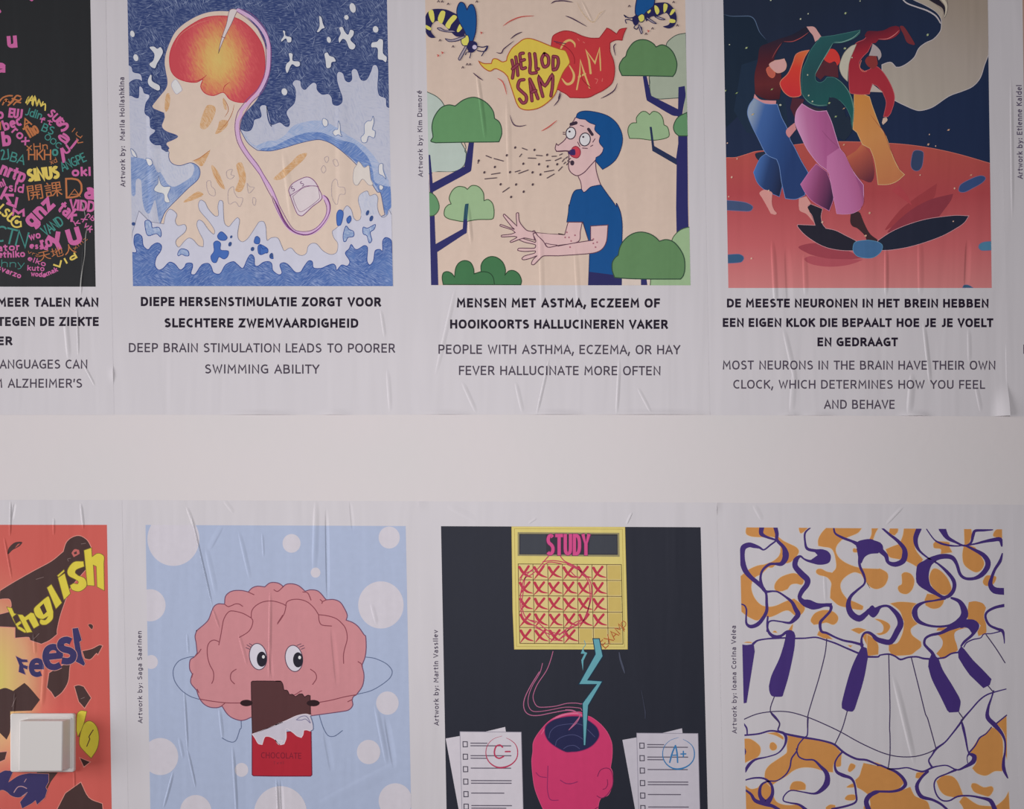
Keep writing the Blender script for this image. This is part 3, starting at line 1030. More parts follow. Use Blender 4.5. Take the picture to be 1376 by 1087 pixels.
# ------------------------------------------------------------------ upper row, second sheet: swimmer with brain electrode
def poster_swimmer():
    p = Poster('poster', 'upper blue pencil-drawn poster of a swimmer with red brain and electrode cable',
               [(170.6, -32), (519.3, -32), (528, 384.5), (178.8, 384.5)],
               [(140.5, -66), (540.5, -66), (553.2, 557.3), (153.2, 557.3)],
               dict(a=(165, 0), b=(350, 0), c=(165, 120), d=(350, 120), e=(165, 240), f=(350, 240)),
               LU[1], [(511, 415, 517, 455, 4, .5), (520, 495, 524, 555, 5, .5), (200, 60, 206, 330, 14, .7), (455, 100, 460, 380, 16, .6),
                       (380, 200, 392, 300, 8, .6)], 0.55, 1.0,
               lifts=[(350, 557, 60, 7, 2.2), (450, 557, 25, 9, 1.5)])
    p.pencil('deep', '34426f', '7d89a6', 1.1, 7, .5, .44, .72)
    p.pencil('pale', 'b3b5c3', 'a1a6bb', 2, 9, .3, .45, .8)
    p.pencil('mid', '8b9cbf', '687fae', 1.4, 10, 2.2, .35, .65, 'a5b0c8', 34, .4, .7)
    p.pencil('wave', '45609a', '8a9abf', 1.2, 8, 1.1, .42, .70, '5c77ab', 45, .45, .7)
    p.pencil('shadow', '5a76ae', '8d9fc1', 1.3, 12, 1.2, .4, .7)
    p.pencil('drop', '8094b9', 'a3b0c9', 1.5, 6, .2, .4, .6)
    p.pencil('ochre', 'c09468', 'cfae90', 1.2, 8, .5, .4, .6)
    p.grad('brain', [(0.0, 'ccae69'), (.3, 'cca263'), (.55, 'c97f5c'), (.8, 'c3565a'), (1.0, 'ba4a52')], (294, 80), (348, 80), True, .62, 1.35)
    field(p, '#deep')
    p.begin('printed_water')
    # darker scribbled night water with loose lighter strokes
    rnd = random.Random(4)
    for _ in range(260):
        x, y = rnd.uniform(175, 522), rnd.uniform(-20, 170)
        if 222 < x < 368 and y > 12:
            continue
        a = rnd.uniform(.2, .9) + (1.0 if rnd.random() < .35 else 0)
        l = rnd.uniform(5, 14)
        dx, dy = l * math.cos(a), -l * math.sin(a)
        p.stroke_pts('8791ab', [(x, y, .25), (x + dx * .5 + .6, y + dy * .5, .7), (x + dx, y + dy, .25)], .6)
    p.fill('#pale', '@c 20 -225 80 -210 98 -160 165 -140 180 -75 150 -88 100 -85 55 -45 50 60 k 78 58 120 78 146 74 150 -20 162 -30 185 -8 200 34 244 50 246 80 218 120 206 170 208 225 250 262 258 350 300 375 292 402 252 436 258 480 300 512 352 516 364 552 400 574 432 570 k 480 700 900 700 1080 360 k 1130 385 1180 378 1205 330 1215 282 1270 262 1280 235 1265 170 1290 145 1330 155 1335 230 1350 300 1376 340 '
                    '@d 60 160 70 250 95 320 120 325 180 305 230 340 262 340 268 290 240 230 250 190 310 130 325 60 @b 322 880 325 850 315 810 295 775 320 740 370 748 378 800 410 828 450 790 490 762 520 780 525 830 570 872 630 868 660 905 670 960 710 975 750 950 755 900 735 840 710 760 705 690 725 662 765 680 785 740 820 758 845 730 840 660 865 635 895 650 930 735 980 735 1020 660 1040 605 1075 605 1092 660 1085 800 1100 880 1160 910 1170 985 1230 1000 k @f 1300 1010 k 200 1010 k 60 700 k @e 200 1010 k 20 1010 k 20 500 k', '2f3f70', .9)
    p.fill('#mid', '@c 75 625 k 180 640 280 690 330 770 440 690 k 520 705 620 670 690 700 715 780 690 840 600 920 500 1020 440 1085 @e 400 300 385 400 360 425 335 400 320 310 300 200 275 250 250 315 225 320 200 280 180 180 170 20 140 0 120 30 118 140 100 165 82 140 78 0 k')
    p.pencil('cloud', 'b9bbc8', 'a6adc2', 2, 7, .3, .45, .75)
    p.fill('#cloud', '@c 435 620 440 672 480 700 540 706 620 682 660 720 640 800 560 860 480 900 420 880 370 800 300 690 250 560 360 555')
    p.fill('cfccd6', '@c 330 800 350 870 380 900 440 900 430 940 415 985 435 1040 410 1048 385 1030 378 970 330 955 290 935 300 900 325 870', '5d6b95', .7)
    p.pencil('haze', '8fa1c2', 'a9b1c8', 1.4, 12, 1.2, .35, .6)
    p.fill('#haze', '@c 1090 380 k 1140 440 1220 520 @d 60 480 150 470 230 420 300 340 420 300 560 290 680 340 800 420 900 480 1000 560 1080 660 1150 760 1190 880 1190 1087 k 1090 960 900 700 740 560 560 470 350 500 100 570 k 0 570 k @c 1180 500')
    p.fill('#shadow', '@d 20 545 120 530 230 475 330 430 440 400 560 400 640 430 740 470 860 500 930 560 1000 640 1040 760 1060 860 1180 900 1200 900 1210 1080 @f 1190 290 1160 335 1100 130 1040 30 @d 930 720 780 590 640 500 530 468 400 485 200 545 80 570 0 568')
    p.begin('printed_swimmer')
    p.fill('cbb8aa', '@a 1000 103 900 100 790 112 680 150 560 222 480 300 430 400 395 500 385 580 395 660 410 740 408 790 388 832 340 890 272 978 285 1005 330 1025 380 1045 k 386 1080 @c 385 262 372 300 360 335 375 370 420 398 480 418 508 438 470 464 410 490 402 512 425 540 430 570 425 620 440 668 480 698 540 704 620 680 665 690 705 725 715 780 690 840 600 920 500 1020 440 1080 @e 380 330 300 560 k 400 900 k @f 200 800 k 700 800 k 1000 400 k 1150 335 k 1110 130 @d 1080 950 1000 830 880 690 750 570 650 500 560 468 480 472 350 502 220 542 100 570 0 567 @c 1240 562 1160 500 1110 420 1088 360 1120 240 1240 100 @a 1290 800 1340 650 1345 500 1300 370 1230 240 1130 140 1060 90 k', '4a5480', .9)
    p.fill('ccb9aa', '@c 420 560 k 700 250 k 900 380 k 1000 400 k 850 560 k 640 660 k 480 680 k')
    p.fill('#ochre', '@a 405 870 430 865 438 930 425 1000 400 1035 388 1000 392 920')
    for t in ('@c 780 150 850 160 855 220 810 320 760 370 715 350 730 260', '@c 900 290 970 290 965 340 900 400 855 412 880 350', '@c 930 80 955 130 960 190 940 180 925 120',
              '@c 700 640 805 565 775 640 735 710 690 690 655 660', '@c 820 700 880 760 945 920 900 900 840 800', '@c 1050 700 1100 680 1140 820 1100 940 1040 935 1075 830',
              '@e 560 220 640 150 700 120 745 150 660 195', '@d 430 590 400 650 300 740 200 830 120 830 200 750 280 680 350 610'):
        p.fill('#ochre', t)
    p.stroke('a5633f', .9, '@c 930 80 965 140 975 200 940 260', taper=True)
    p.stroke('a5633f', .8, '@c 1030 140 1015 210 970 300 880 400', taper=True)
    p.stroke('a5633f', .8, '@c 810 560 720 630 640 665', taper=True)
    p.stroke('b67a4c', .8, '@c 835 770 880 840 940 925', taper=True)
    p.fill('cfcad6', '@a 485 735 520 770 548 830 525 855 495 870 465 830 450 780', 'a9a4b4', .7)
    p.begin('printed_brain')
    p.fill('#brain', '@a 900 148 760 165 640 225 530 310 460 420 432 530 445 650 500 720 590 755 680 762 740 735 720 800 760 862 840 885 930 855 985 915 1060 945 1150 940 1240 860 1300 740 1315 600 1300 450 1240 330 1150 230 1040 165', 'b23b46', 1.0)
    p.stroke('b03844', 1.1, '@a 590 752 680 750 740 725 780 690', taper=True)
    p.stroke('b03844', 1.0, '@a 930 850 940 800 990 760', taper=True)
    p.stroke('d98a78', .5, '@a 480 440 520 340 600 270 700 215 820 180', taper=True)
    0 and p.fill('cdb070', '@a 830 340 880 320 930 420 1000 500 1020 560 960 560 870 560 820 500')
    p.begin('printed_electrode')
    p.fill('cdc0c0', '@a 990 95 1055 92 1040 140 1000 230 950 330 900 450 885 495 k 900 410 925 320 960 220', '7a5a66', .7)
    p.stroke('7a4a4a', .8, '@a 912 340 945 352')
    for w, c in ((4.6, 'c4a2c4'),):
        p.stroke(c, w, '@a 1065 95 1180 160 1280 260 1340 380 1350 520 1335 680 1270 830 1180 930 1100 1020 @c 1090 240 1062 300 1062 400 1090 500 1150 600 1240 720 @d 15 800 90 920 150 1040 @f 150 260 220 400 290 480 380 510 480 500 560 440 620 350 632 250 585 165')
    p.stroke('7c4f82', .9, '@a 1060 110 1160 180 1250 270 1310 390 1325 520 1312 680 1250 820 1150 920 1080 1010 @c 1060 220 1040 300 1040 400 1065 500 1130 610 1230 740 @d 0 800 60 920 110 1010 @f 120 220 200 380 260 460 340 505 400 525')
    p.stroke('7c4f82', .9, '@a 1075 80 1190 130 1310 260 1362 400 1372 520 1352 700 1290 850 1190 950 1120 1060 @c 1110 230 1088 300 1082 400 1105 490 1165 590 1250 700 @d 30 790 110 920 160 1040 @f 180 260 250 390 310 470 380 490 470 480 540 435 600 350 612 270 590 200')
    p.brush('6c3c70', '@f 110 160 3, 160 260 16, 220 390 16, 300 485 12, 400 520 11, 480 505 10, 560 445 7, 625 350 6, 645 260 10, 620 185 12, 585 155 4')
    p.fill('cdbec6', '@d 262 930 300 870 400 818 450 815 500 850 540 920 568 1010 @f 560 185 480 260 400 335 375 345 340 325 300 230 270 140', '7c4f78', 1.0)
    p.fill('cabfc2', '@f 300 165 k 390 90 480 68 530 80 545 150 545 185 470 250 385 305 355 300 320 230', '83607c', .7)
    p.stroke('7c4f78', .8, '@f 270 160 350 110 420 70 535 72')
    p.text('S', '6c4a70', 300, 118, 42, 28, 1, .16, 0, 'f')
    p.text('S', '6c4a70', 385, 72, 42, 28, 1, .16, 0, 'f')
    p.begin('printed_foam', stuff=True)
    G = '7f7f92'
    p.fill('bcbcca', '@e 500 330 440 283 400 330 380 420 k 250 400 k 150 300 k 90 500 k 60 900 k @f 1220 900 k 1220 350 k 1185 290 1175 335 1130 360 1095 320 1080 250 1085 180 1060 145 1010 160 985 115 920 150 905 210 930 300 925 370 890 390 860 360 840 290 800 252 765 300 750 400 700 460 665 490 680 550 715 600 705 680 650 702 580 670 520 605 475 600 440 630 425 690 380 712 330 690 290 645 260 645 220 668 195 620 160 550 100 548 60 570 50 450 30 400 -10 400 @e 1290 398 1240 430 1160 550 1110 585 1070 560 1062 500 1080 390 1060 362 1020 400 980 445 940 410 930 300 925 215 895 205 880 260 885 340 850 345 790 280 760 220 720 200 700 240 715 300 800 400 850 480 840 515 790 470 740 400 700 385 685 430 710 500 745 570 745 632 k 700 620 650 565 610 550 570 580 520 635 490 600 500 560 570 500 588 460 570 425 510 435 485 390', G, .75)
    p.fill('#cloud', '@f 985 118 920 152 908 210 932 300 928 345 k 1080 330 k 1078 250 1083 182 1060 148 1010 162')
    for t in ('@d 865 740 890 700 905 668 930 690 960 725 1000 705 1010 750 1020 830 1040 880 1000 885 945 830 900 885 870 880 855 830',):
        p.fill('cdc3bd', t, '8f8a92', .6)
    for t in ('@d 660 870 690 830 710 850 720 900 775 910 780 970 730 975 710 1060 690 1060 660 990', '@d 590 640 610 680 630 650 620 620', '@d 560 740 585 705 605 745 580 775',
              '@d 670 660 700 650 720 700 690 710', '@c 780 850 810 850 820 900 850 930 850 985 800 970 775 900', '@c 960 760 1010 740 1000 790 1030 800 1000 830 965 815',
              '@c 975 940 1020 900 1030 950 1060 1000 1110 1010 1080 1087 1040 1040 980 1060', '@c 1150 870 1170 900 1215 910 1170 960 1155 930', '@c 1205 1000 1230 1020 1220 1075 1200 1050'):
        p.stroke('a3969c', .6, t, closed=True)
    for t in ('@d 580 270 620 290 620 335 590 345 572 310', '@d 720 295 735 330 740 400 752 440 720 420 690 432 668 400 690 375 715 370',
              '@d 1040 250 1050 300 1035 370 1060 390 1050 450 1000 435 980 490 940 490 930 445 960 410 960 330 990 295 1025 290',
              '@d 1095 700 1130 690 1135 750 1160 830 1130 800 1095 780', '@d 1100 885 1135 900 1125 930 1100 925', '@c 215 640 260 650 275 690 245 710 225 680', '@c 75 550 110 580 130 630 90 610'):
        p.fill('cac9d4', t, '5a6f9c', .7)
    p.begin('printed_waves')
    NB = '2c4588'
    p.fill('#wave', '@e 60 1010 k 60 680 k 128 680 105 600 110 530 140 512 178 540 190 620 235 658 270 620 320 595 358 620 350 670 310 730 298 800 330 845 375 830 430 775 480 790 530 845 570 820 590 785 640 785 645 820 630 880 670 885 730 800 790 785 820 820 840 870 900 880 950 800 1020 768 1055 790 1100 830 1120 820 1155 740 1185 702 1215 730 1220 800 1250 810 1300 775 1350 768 '
           '@f 70 765 105 790 115 850 170 890 200 870 180 800 215 778 260 800 320 865 370 865 400 820 445 762 480 770 490 825 560 830 620 805 670 790 695 810 705 850 750 800 800 810 825 780 820 750 785 690 820 650 840 610 870 650 900 655 960 620 990 640 985 760 1010 800 1045 760 1060 670 1100 655 1130 670 1130 580 1160 545 1210 575 1215 680 1235 690 k 1240 1010 k', NB, 1.0)
    for t in ('@e 205 400 235 385 265 410 275 455 330 450 355 490 350 540 310 510 240 530 215 490', '@e 510 690 540 650 600 665 612 710 580 715 545 700 515 715',
              '@f 770 580 765 520 790 440 820 470 860 490 860 535 810 545 790 580', '@f 950 450 990 460 1060 425 1050 470 1015 500 1030 570 1005 595 985 530 950 510'):
        p.fill('#drop', t, NB, .9)
    for t in ('@e 880 520 915 492 965 540 950 570 905 570 880 550', '@e 840 600 870 577 905 600 905 660 975 670 970 720 935 745 890 725 865 775 830 770 815 720 845 670',
              '@e 1215 590 1225 545 1245 535 1268 560 1262 600 1240 605', '@e 1250 630 1275 610 1340 650 1335 690 1300 680 1280 705 1255 690',
              '@f 710 430 705 330 730 290 765 310 760 370 740 430', '@f 800 370 830 345 838 385 815 415 800 400', '@f 0 610 20 650 60 645 70 680 45 690 0 700', '@e 1360 730 1380 690 1390 740'):
        p.fill('4566a8', t, NB, .8)
    for x, y, rx, ry, at in ((992, 607, 15, 22, 'e'), (1003, 540, 10, 14, 'e'), (1200, 652, 16, 20, 'e'), (100, 420, 17, 16, 'e'), (990, 318, 14, 26, 'f'), (1025, 370, 16, 28, 'f'), (100, 712, 16, 24, 'f')):
        p.ell('3a4f80', x, y, rx, ry, 20, at=at)
    p.begin('printed_splash_drops')
    W = 'c6c7d3'
    for t in ('@a 245 440 290 430 320 450 350 435 375 480 350 540 320 590 300 635 260 620 245 590 280 560 290 500', '@a 255 690 270 700 275 750 340 790 345 830 320 840 250 800 230 750',
              '@b 725 260 760 250 780 290 810 320 830 275 865 290 860 330 835 370 880 420 860 460 820 450 790 380 760 365 730 400 720 360 740 310',
              '@b 1025 440 1030 395 1075 385 1100 360 1135 375 1135 490 1170 530 1160 580 1130 560 1085 545 1080 450',
              '@b 260 495 300 500 300 560 360 570 365 610 330 620 290 600 250 680 230 640 240 590 270 560', '@b 590 500 620 485 640 515 680 530 698 570 660 580 650 625 610 630 600 560',
              '@b 205 285 230 290 235 330 285 345 285 390 250 395 235 360 195 390 190 370 215 330', '@b 540 150 565 160 580 220 597 260 570 270 540 300 520 295 545 240'):
        p.begin('printed_splash_drop', lv=70)
        p.fill(W, t, '2b3b69', .8)
    for x, y, rx, ry, at in ((122, 535, 22, 32, 'a'), (90, 315, 20, 30, 'a'), (853, 75, 27, 45, 'b'), (795, 163, 20, 22, 'b'), (1065, 273, 25, 30, 'b'), (633, 370, 18, 28, 'b'), (222, 850, 26, 32, 'b')):
        p.begin('printed_splash_drop', lv=70)
        p.ell(W, x, y, rx, ry, -15, at=at)
    captions(p, [('DIEPE HERSENSTIMULATIE ZORGT VOOR', 189.3, 512, 398.9, 411.4, .6), ('SLECHTERE ZWEMVAARDIGHEID', 220.8, 481.5, 427.5, 440, .5)],
             [('DEEP BRAIN STIMULATION LEADS TO POORER', 173.2, 530.8, 460.9, 473.3, .7), ('SWIMMING ABILITY', 275.3, 429.3, 489.5, 501.9, .3)],
             ('Artwork by:  Mariia Holiashkina', 250.5, 104.5, 161.6, 168.6, 1.6))


# ------------------------------------------------------------------ upper row, third sheet: wasps calling
def poster_wasps():
    p = Poster('poster', 'upper poster with two wasps shouting HELLOD SAM at a person with blue hair',
               [(570.6, -32), (920.0, -32), (927.7, 383.5), (579.3, 383.3)],
               [(540.9, -66), (940.7, -66), (953.0, 557.2), (553.6, 557.0)],
               dict(a=(560, 0), b=(750, 0), c=(560, 120), d=(750, 120), e=(560, 240), f=(750, 240)),
               LU[2], [(640, 95, 652, 190, 5, .9), (627, 270, 633, 330, 5, .9), (612, 385, 584, 508, 5, .55), (725, 300, 728, 420, 6, .55), (681, 130, 684, 250, 6, .5),
                       (738, 480, 720, 560, 3.5, .8), (832, 480, 828, 560, 4, .7), (620, 512, 640, 556, 5, .5), (692, 512, 702, 556, 5, .5), (772, 330, 778, 430, 6, .5),
                       (781, 0, 797, 32, 3, .35), (797, 32, 815, 12, 3, .35), (945, 5, 949, 100, 3, .8), (949, 100, 951, 300, 3, .6), (856, 520, 875, 556, 4, .4)], 0.6, 2.0,
               lifts=[(600, 557, 40, 7, 1.6), (745, 557, 45, 8, 2.2), (880, 557, 90, 8, 2.4)], base=0.0002)
    K = '3c2f3c'
    p.lw = 1.25
    NV = '2f2f60'
    field(p, 'c3afa1')

    def tree(name, shapes, trunk=None):
        p.begin(name)
        for c, t, o in shapes:
            p.fill(c, t, o, 1.0)

    # pale trees at the edges, behind
    p.begin('printed_tree')
    p.fill('a9b5ad', '@a 60 830 95 850 170 885 225 930 260 985 k @c 300 300 k 460 580 k 440 700 350 760 200 762 60 762', '4c5650', .9)
    p.stroke('4c5650', .9, '@c 440 490 455 540 445 570 460 595')
    p.fill('c3afa1', '@c 145 765 k 350 765 k 145 870 k')
    p.fill(NV, '@c 110 610 118 605 125 612 148 868 k 440 715 k 462 600 482 488 k 530 488 k 505 745 490 765 150 950 k 122 962 k', None, sm=True)
    p.fill('5f8a5f', '@c 130 480 175 495 k 450 490 k 700 488 k 760 486 k 785 420 782 350 760 300 720 270 k 705 200 650 130 575 85 510 75 430 100 355 155 k 290 145 220 175 160 260 140 350 150 440', '33493a', 1.1)
    p.begin('printed_tree')
    p.fill('9aa392', '@b 995 435 k 1010 390 1060 345 1110 320 1180 308 k 1200 900 k 940 918 k 860 890 840 720 k 900 600 k', '4c5650', .9)
    p.fill('c3afa1', '@b 935 925 k 1110 930 k 1110 1010 k', None)
    p.stroke('4c5650', .8, '@b 840 712 848 770 835 800')
    p.fill('9aa392', '@d 1160 180 1165 120 1180 70 1200 60 k 1200 230 k 1150 240 k')
    p.fill(NV, '@d 1115 -20 k 1170 -30 k 1178 60 1160 150 1148 225 k 1150 250 k 1195 440 k 1200 1087 k @f 1205 460 k 1095 530 k @d 1090 1087 k 1095 700 k 1040 665 870 570 k 860 470 k 840 350 k 862 350 k 888 525 k 1090 640 k 1110 500 k 1105 250 k 1050 240 820 105 k @b 812 900 k 782 705 k 818 705 k 858 885 k 1108 1010 k 1112 805 k')
    p.fill('5c7f57', '@b 590 700 k 565 640 570 590 600 540 k 625 520 640 470 690 400 750 370 820 372 880 405 905 435 k 960 415 1020 440 1070 500 1098 590 1085 670 1060 708 k 830 702 k', '33493a', 1.1)
    p.begin('printed_tree')
    p.fill('5f8a63', '@d 1115 432 k 1080 400 1065 350 1085 290 1120 250 1190 215 k 1215 432 k', '33493a', 1.0)
    p.fill('8fa983', '@d 660 455 k 645 400 650 350 680 315 725 310 k 725 260 770 210 810 208 845 235 k 880 205 930 220 965 265 978 330 k 1010 350 1025 400 1020 440 960 462 870 472 760 458', '44583f', .9)
    p.fill('2a3350', '@d 845 348 k 865 348 k 888 525 k 1095 648 k 1095 700 k 870 570 k 860 470 k')
    p.begin('printed_tree')
    p.fill('5f8a63', '@c 110 960 140 965 175 1000 205 1060 205 1110 180 1150 150 1170 100 1170 k', '44583f', .9)
    p.fill(NV, '@c 110 950 k 150 950 k @e 165 345 k 175 605 k 425 465 k 440 250 445 240 475 232 k 462 500 440 515 190 680 k 200 985 k 130 985 k 115 0 k')
    p.fill('5f8a63', '@e 110 135 145 140 180 175 205 235 205 285 175 330 140 345 100 345 k', '44583f', .9)
    p.fill('8fa983', '@e 290 370 255 340 260 280 290 245 318 235 k 300 180 330 110 380 75 440 80 468 100 k 510 65 570 75 615 130 622 205 k 660 195 700 230 715 300 708 365 680 378 560 380 440 398 350 385', '44583f', 1.0)
    p.fill('2c4a5a', '@e 447 240 480 232 k 468 375 k 430 395 k')
    p.fill(NV, '@e 432 385 k 468 372 k 462 500 k 425 470 k')
    p.begin('printed_bush')
    p.fill('3f6c48', '@e 245 980 k 235 920 245 875 280 860 320 875 350 910 k 360 830 390 780 440 758 495 775 525 830 530 880 k 595 860 k 595 800 625 750 680 722 740 730 795 775 820 840 815 895 k 850 855 900 852 945 885 968 940 962 982 k', '28452f', 1.0)
    p.stroke('28452f', 1.0, '@e 530 882 600 862 665 870 705 910 718 975')
    p.begin('printed_bush')
    p.fill('8fa983', '@f 1045 590 k 1065 540 1110 490 1160 462 1230 445 k 1240 1010 k 850 1010 k 855 930 k', '44583f', .9)
    p.fill('c6b8ae', '@f 587 925 k 765 925 k 765 1010 k 587 1010 k')
    p.fill('c9b9b0', '@f 820 930 k 850 930 k 845 1010 k 820 1010 k')
    p.fill(NV, '@f 765 920 k 815 920 k 825 985 k 765 985 k')
    # person
    p.begin('printed_person')
    SK = 'd2a9a8'
    O = '5a3a4a'
    p.fill(SK, '@d 185 800 205 850 215 900 215 960 k 290 960 k 395 890 k 370 820 350 740 345 640 k 200 700 k', O, .9)
    p.fill('184b82', '@d 100 1087 k 130 980 160 935 215 925 k 235 955 k 255 945 300 905 350 892 395 885 k 440 950 540 1087 k @f 540 230 575 310 592 420 590 560 k 585 985 k 280 985 k 290 700 k 300 570 k 275 560 k 250 470 230 402 k 80 402 k 100 240 k', '24305a', .9)
    p.fill('2b2b58', '@f 285 862 k 585 900 k 585 985 k 278 985 k')
    p.fill('c3afa1', '@f 225 405 k 280 575 k 180 590 k', O, .7)
    p.fill('184b82', '@f 235 402 k 300 402 k 300 575 k 284 575 k')
    # face
    p.fill(SK, '@d 165 262 145 290 110 340 100 400 60 470 0 520 k @c 1290 505 k 1280 550 1300 575 1376 572 k @d 90 575 k 100 620 95 680 100 740 130 780 180 800 240 770 300 705 360 640 k 420 560 430 400 k 330 280 k', O, 1.0)
    p.fill('184b82', '@d 165 262 k 180 225 220 205 290 203 400 225 480 260 545 320 585 400 595 470 580 550 540 640 480 700 410 742 k 345 665 k 350 632 k 400 600 420 545 k 380 490 390 430 k 340 380 345 330 k 290 310 250 280 k 200 275 k', '24305a', .8)
    p.ell('d9c6c8', 117, 407, 45, 55, 10, K, 1.1, 'd')
    p.ell('d9c6c8', 247, 465, 50, 60, 10, K, 1.1, 'd')
    p.ell(K, 105, 392, 11, 9, 0, at='d')
    p.ell(K, 232, 442, 10, 9, 0, at='d')
    p.stroke(K, 3.6, '@d 120 325 165 312')
    p.stroke(K, 3.2, '@d 280 370 315 420')
    p.fill('b8414f', '@d 130 545 165 528 200 555 205 600 180 635 140 630 110 605 125 580', '7d2a3c', .8)
    p.fill('3a2a5a', '@d 95 575 130 555 155 560 158 605 130 612 100 600')
    p.stroke(O, 1.1, '@c 1290 575 1376 570 @d 60 575 110 575')
    p.ell(K, 130, 682, 19, 24, 0, at='d')
    for t in ('@d 180 490 200 530', '@d 320 490 340 460', '@d 225 545 270 548', '@d 300 530 320 518', '@d 205 335 235 345', '@d 45 400 60 400', '@d 45 415 62 418'):
        p.stroke(O, .9, t)
    # arms and hands
    p.fill(SK, '@f 92 404 k 222 404 k 205 490 185 585 0 620 k @e 1376 610 1290 625 1200 635 1150 580 1100 500 k 1360 520 k @f 0 510 60 520 k', O, .9)
    p.fill(SK, '@f 300 440 k 460 430 k 450 560 430 620 390 665 320 690 150 705 0 715 k @e 1180 715 1150 730 1085 795 1060 790 1075 750 1110 715 1060 735 990 752 972 740 1000 715 1090 690 1095 670 1000 675 935 665 945 645 1085 645 1100 625 1090 610 1000 590 945 565 960 550 1060 580 1095 590 1100 570 1068 500 1085 482 1110 520 1170 580 1210 635 1300 622 k @f 0 625 k 160 595 325 570 k 300 570 k', O, .9)
    p.fill(SK, '@e 1100 500 1060 490 1010 475 950 400 940 320 920 325 925 440 k 810 330 800 345 880 450 k 900 470 775 425 772 440 880 475 910 500 k 870 515 785 525 785 540 900 535 k 925 545 865 580 870 592 930 570 960 560 1000 550 1090 570 k 1075 510 k', O, .9)
    for x, y in ((80, 498), (100, 545), (120, 578), (65, 545), (110, 635), (325, 560), (325, 600), (360, 590), (345, 635), (155, 525)):
        p.ell('9c6470', x, y, 8, 8, at='f')
    p.stroke(O, .8, '@e 1190 600 1240 610 1300 618 1215 636', closed=True)
    p.begin('printed_bush')
    p.fill('5c7f57', '@f 522 915 k 500 850 500 780 525 735 555 710 k 570 640 610 570 680 515 760 495 840 510 900 545 935 580 k 1000 565 1070 590 1130 660 1165 740 1170 840 1155 900 1130 930 k 850 930 640 925', '33493a', 1.1)
    # spray of breath
    p.begin('printed_breath', stuff=True)
    for x0, y0, x1, y1 in ((640, 615, 690, 635), (715, 642, 800, 665), (630, 830, 738, 820), (690, 788, 770, 775), (975, 545, 1020, 562), (1030, 637, 1100, 640), (1105, 612, 1160, 616),
                           (910, 765, 955, 752), (942, 780, 1030, 748), (795, 952, 855, 910), (1180, 765, 1265, 750), (1205, 822, 1270, 785), (1195, 662, 1235, 658), (1250, 622, 1290, 620), (1310, 755, 1345, 718),
                           (1280, 660, 1335, 635), (1345, 670, 1365, 645), (950, 625, 970, 600), (565, 685, 575, 655), (1360, 690, 1376, 675), (1375, 640, 1395, 625), (1395, 665, 1420, 640), (1385, 700, 1415, 668), (1320, 610, 1345, 598)):
        p.stroke('55464c', 1.1, '@c %d %d %d %d' % (x0, y0, x1, y1))
    for x, y in ((910, 540), (1088, 562), (832, 612), (722, 720), (625, 770), (775, 880), (918, 882), (1072, 882), (988, 948), (872, 997), (985, 690), (1130, 695), (1205, 608), (1210, 715), (1298, 695), (862, 768), (1070, 770), (1143, 790), (572, 662)):
        p.ell('4d3e44', x, y, 10, 13, 30, at='c', n=8)
    # balloons
    p.begin('printed_speech_balloon')
    R0 = 'b53a3e'
    p.fill(R0, '@b -60 390 k -50 340 -10 310 60 288 140 300 220 335 300 355 380 355 k 415 310 450 262 k 480 275 540 318 k 570 275 630 262 k 605 320 590 375 k 540 372 500 385 478 400 k 480 480 510 560 522 640 515 720 490 780 420 835 350 870 270 905 110 905 k 70 870 30 850 0 830 k -40 840 k -90 620 k', '8f2a30', .9)
    p.brush('d2a569', '@b 25 450 14, 60 395 22, 110 375 20, 150 405 18, 155 440 5')
    p.brush('d2a569', '@b 105 610 10, 145 690 20, 130 760 24, 80 780 22, 35 730 8')
    p.brush('d2a569', '@b 172 830 14, 200 680 14, 205 560 14, 235 660 16, 290 815 14', sm=False)
    p.stroke('d2a569', 1.9, '@b 190 715 250 685')
    p.brush('d2a569', '@b 300 680 20, 285 560 18, 258 470 18, 340 585 16, 382 450 16, 388 560 14, 392 655 10', sm=False)
    p.stroke('8f2a30', .9, '@b -20 400 60 430 120 480 150 540 150 590')
    p.stroke('8f2a30', .9, '@b 215 690 225 740 300 815')
    for t in ('@b 180 360 195 380', '@b 230 390 245 400', '@b 340 730 365 740 350 775', '@b 410 730 405 755'):
        p.stroke('c86a62', .7, t)
    p.stroke('47324a', .9, '@a 1270 385 1330 400 1376 405 @b 20 425 60 440')
    p.begin('printed_speech_balloon')
    p.fill('cdb14c', '@a 572 568 k 620 590 690 590 k 705 550 740 548 790 575 830 565 k 840 520 880 450 940 400 990 365 1050 360 1130 385 1240 430 1330 460 1376 475 @b 60 490 105 560 105 590 60 650 @a 1340 700 1310 780 1280 870 1220 940 1130 1000 1030 1020 960 1005 925 960 900 890 870 800 840 710 k 800 670 740 640 715 640 680 660 640 645 600 610', 'a4532e', 1.0)

    def blk(t, w=42, inner=True):
        p.stroke('6a2c37', w / 6.88, t)
        if inner:
            p.stroke('8c4152', w / 6.88 * .45, t)
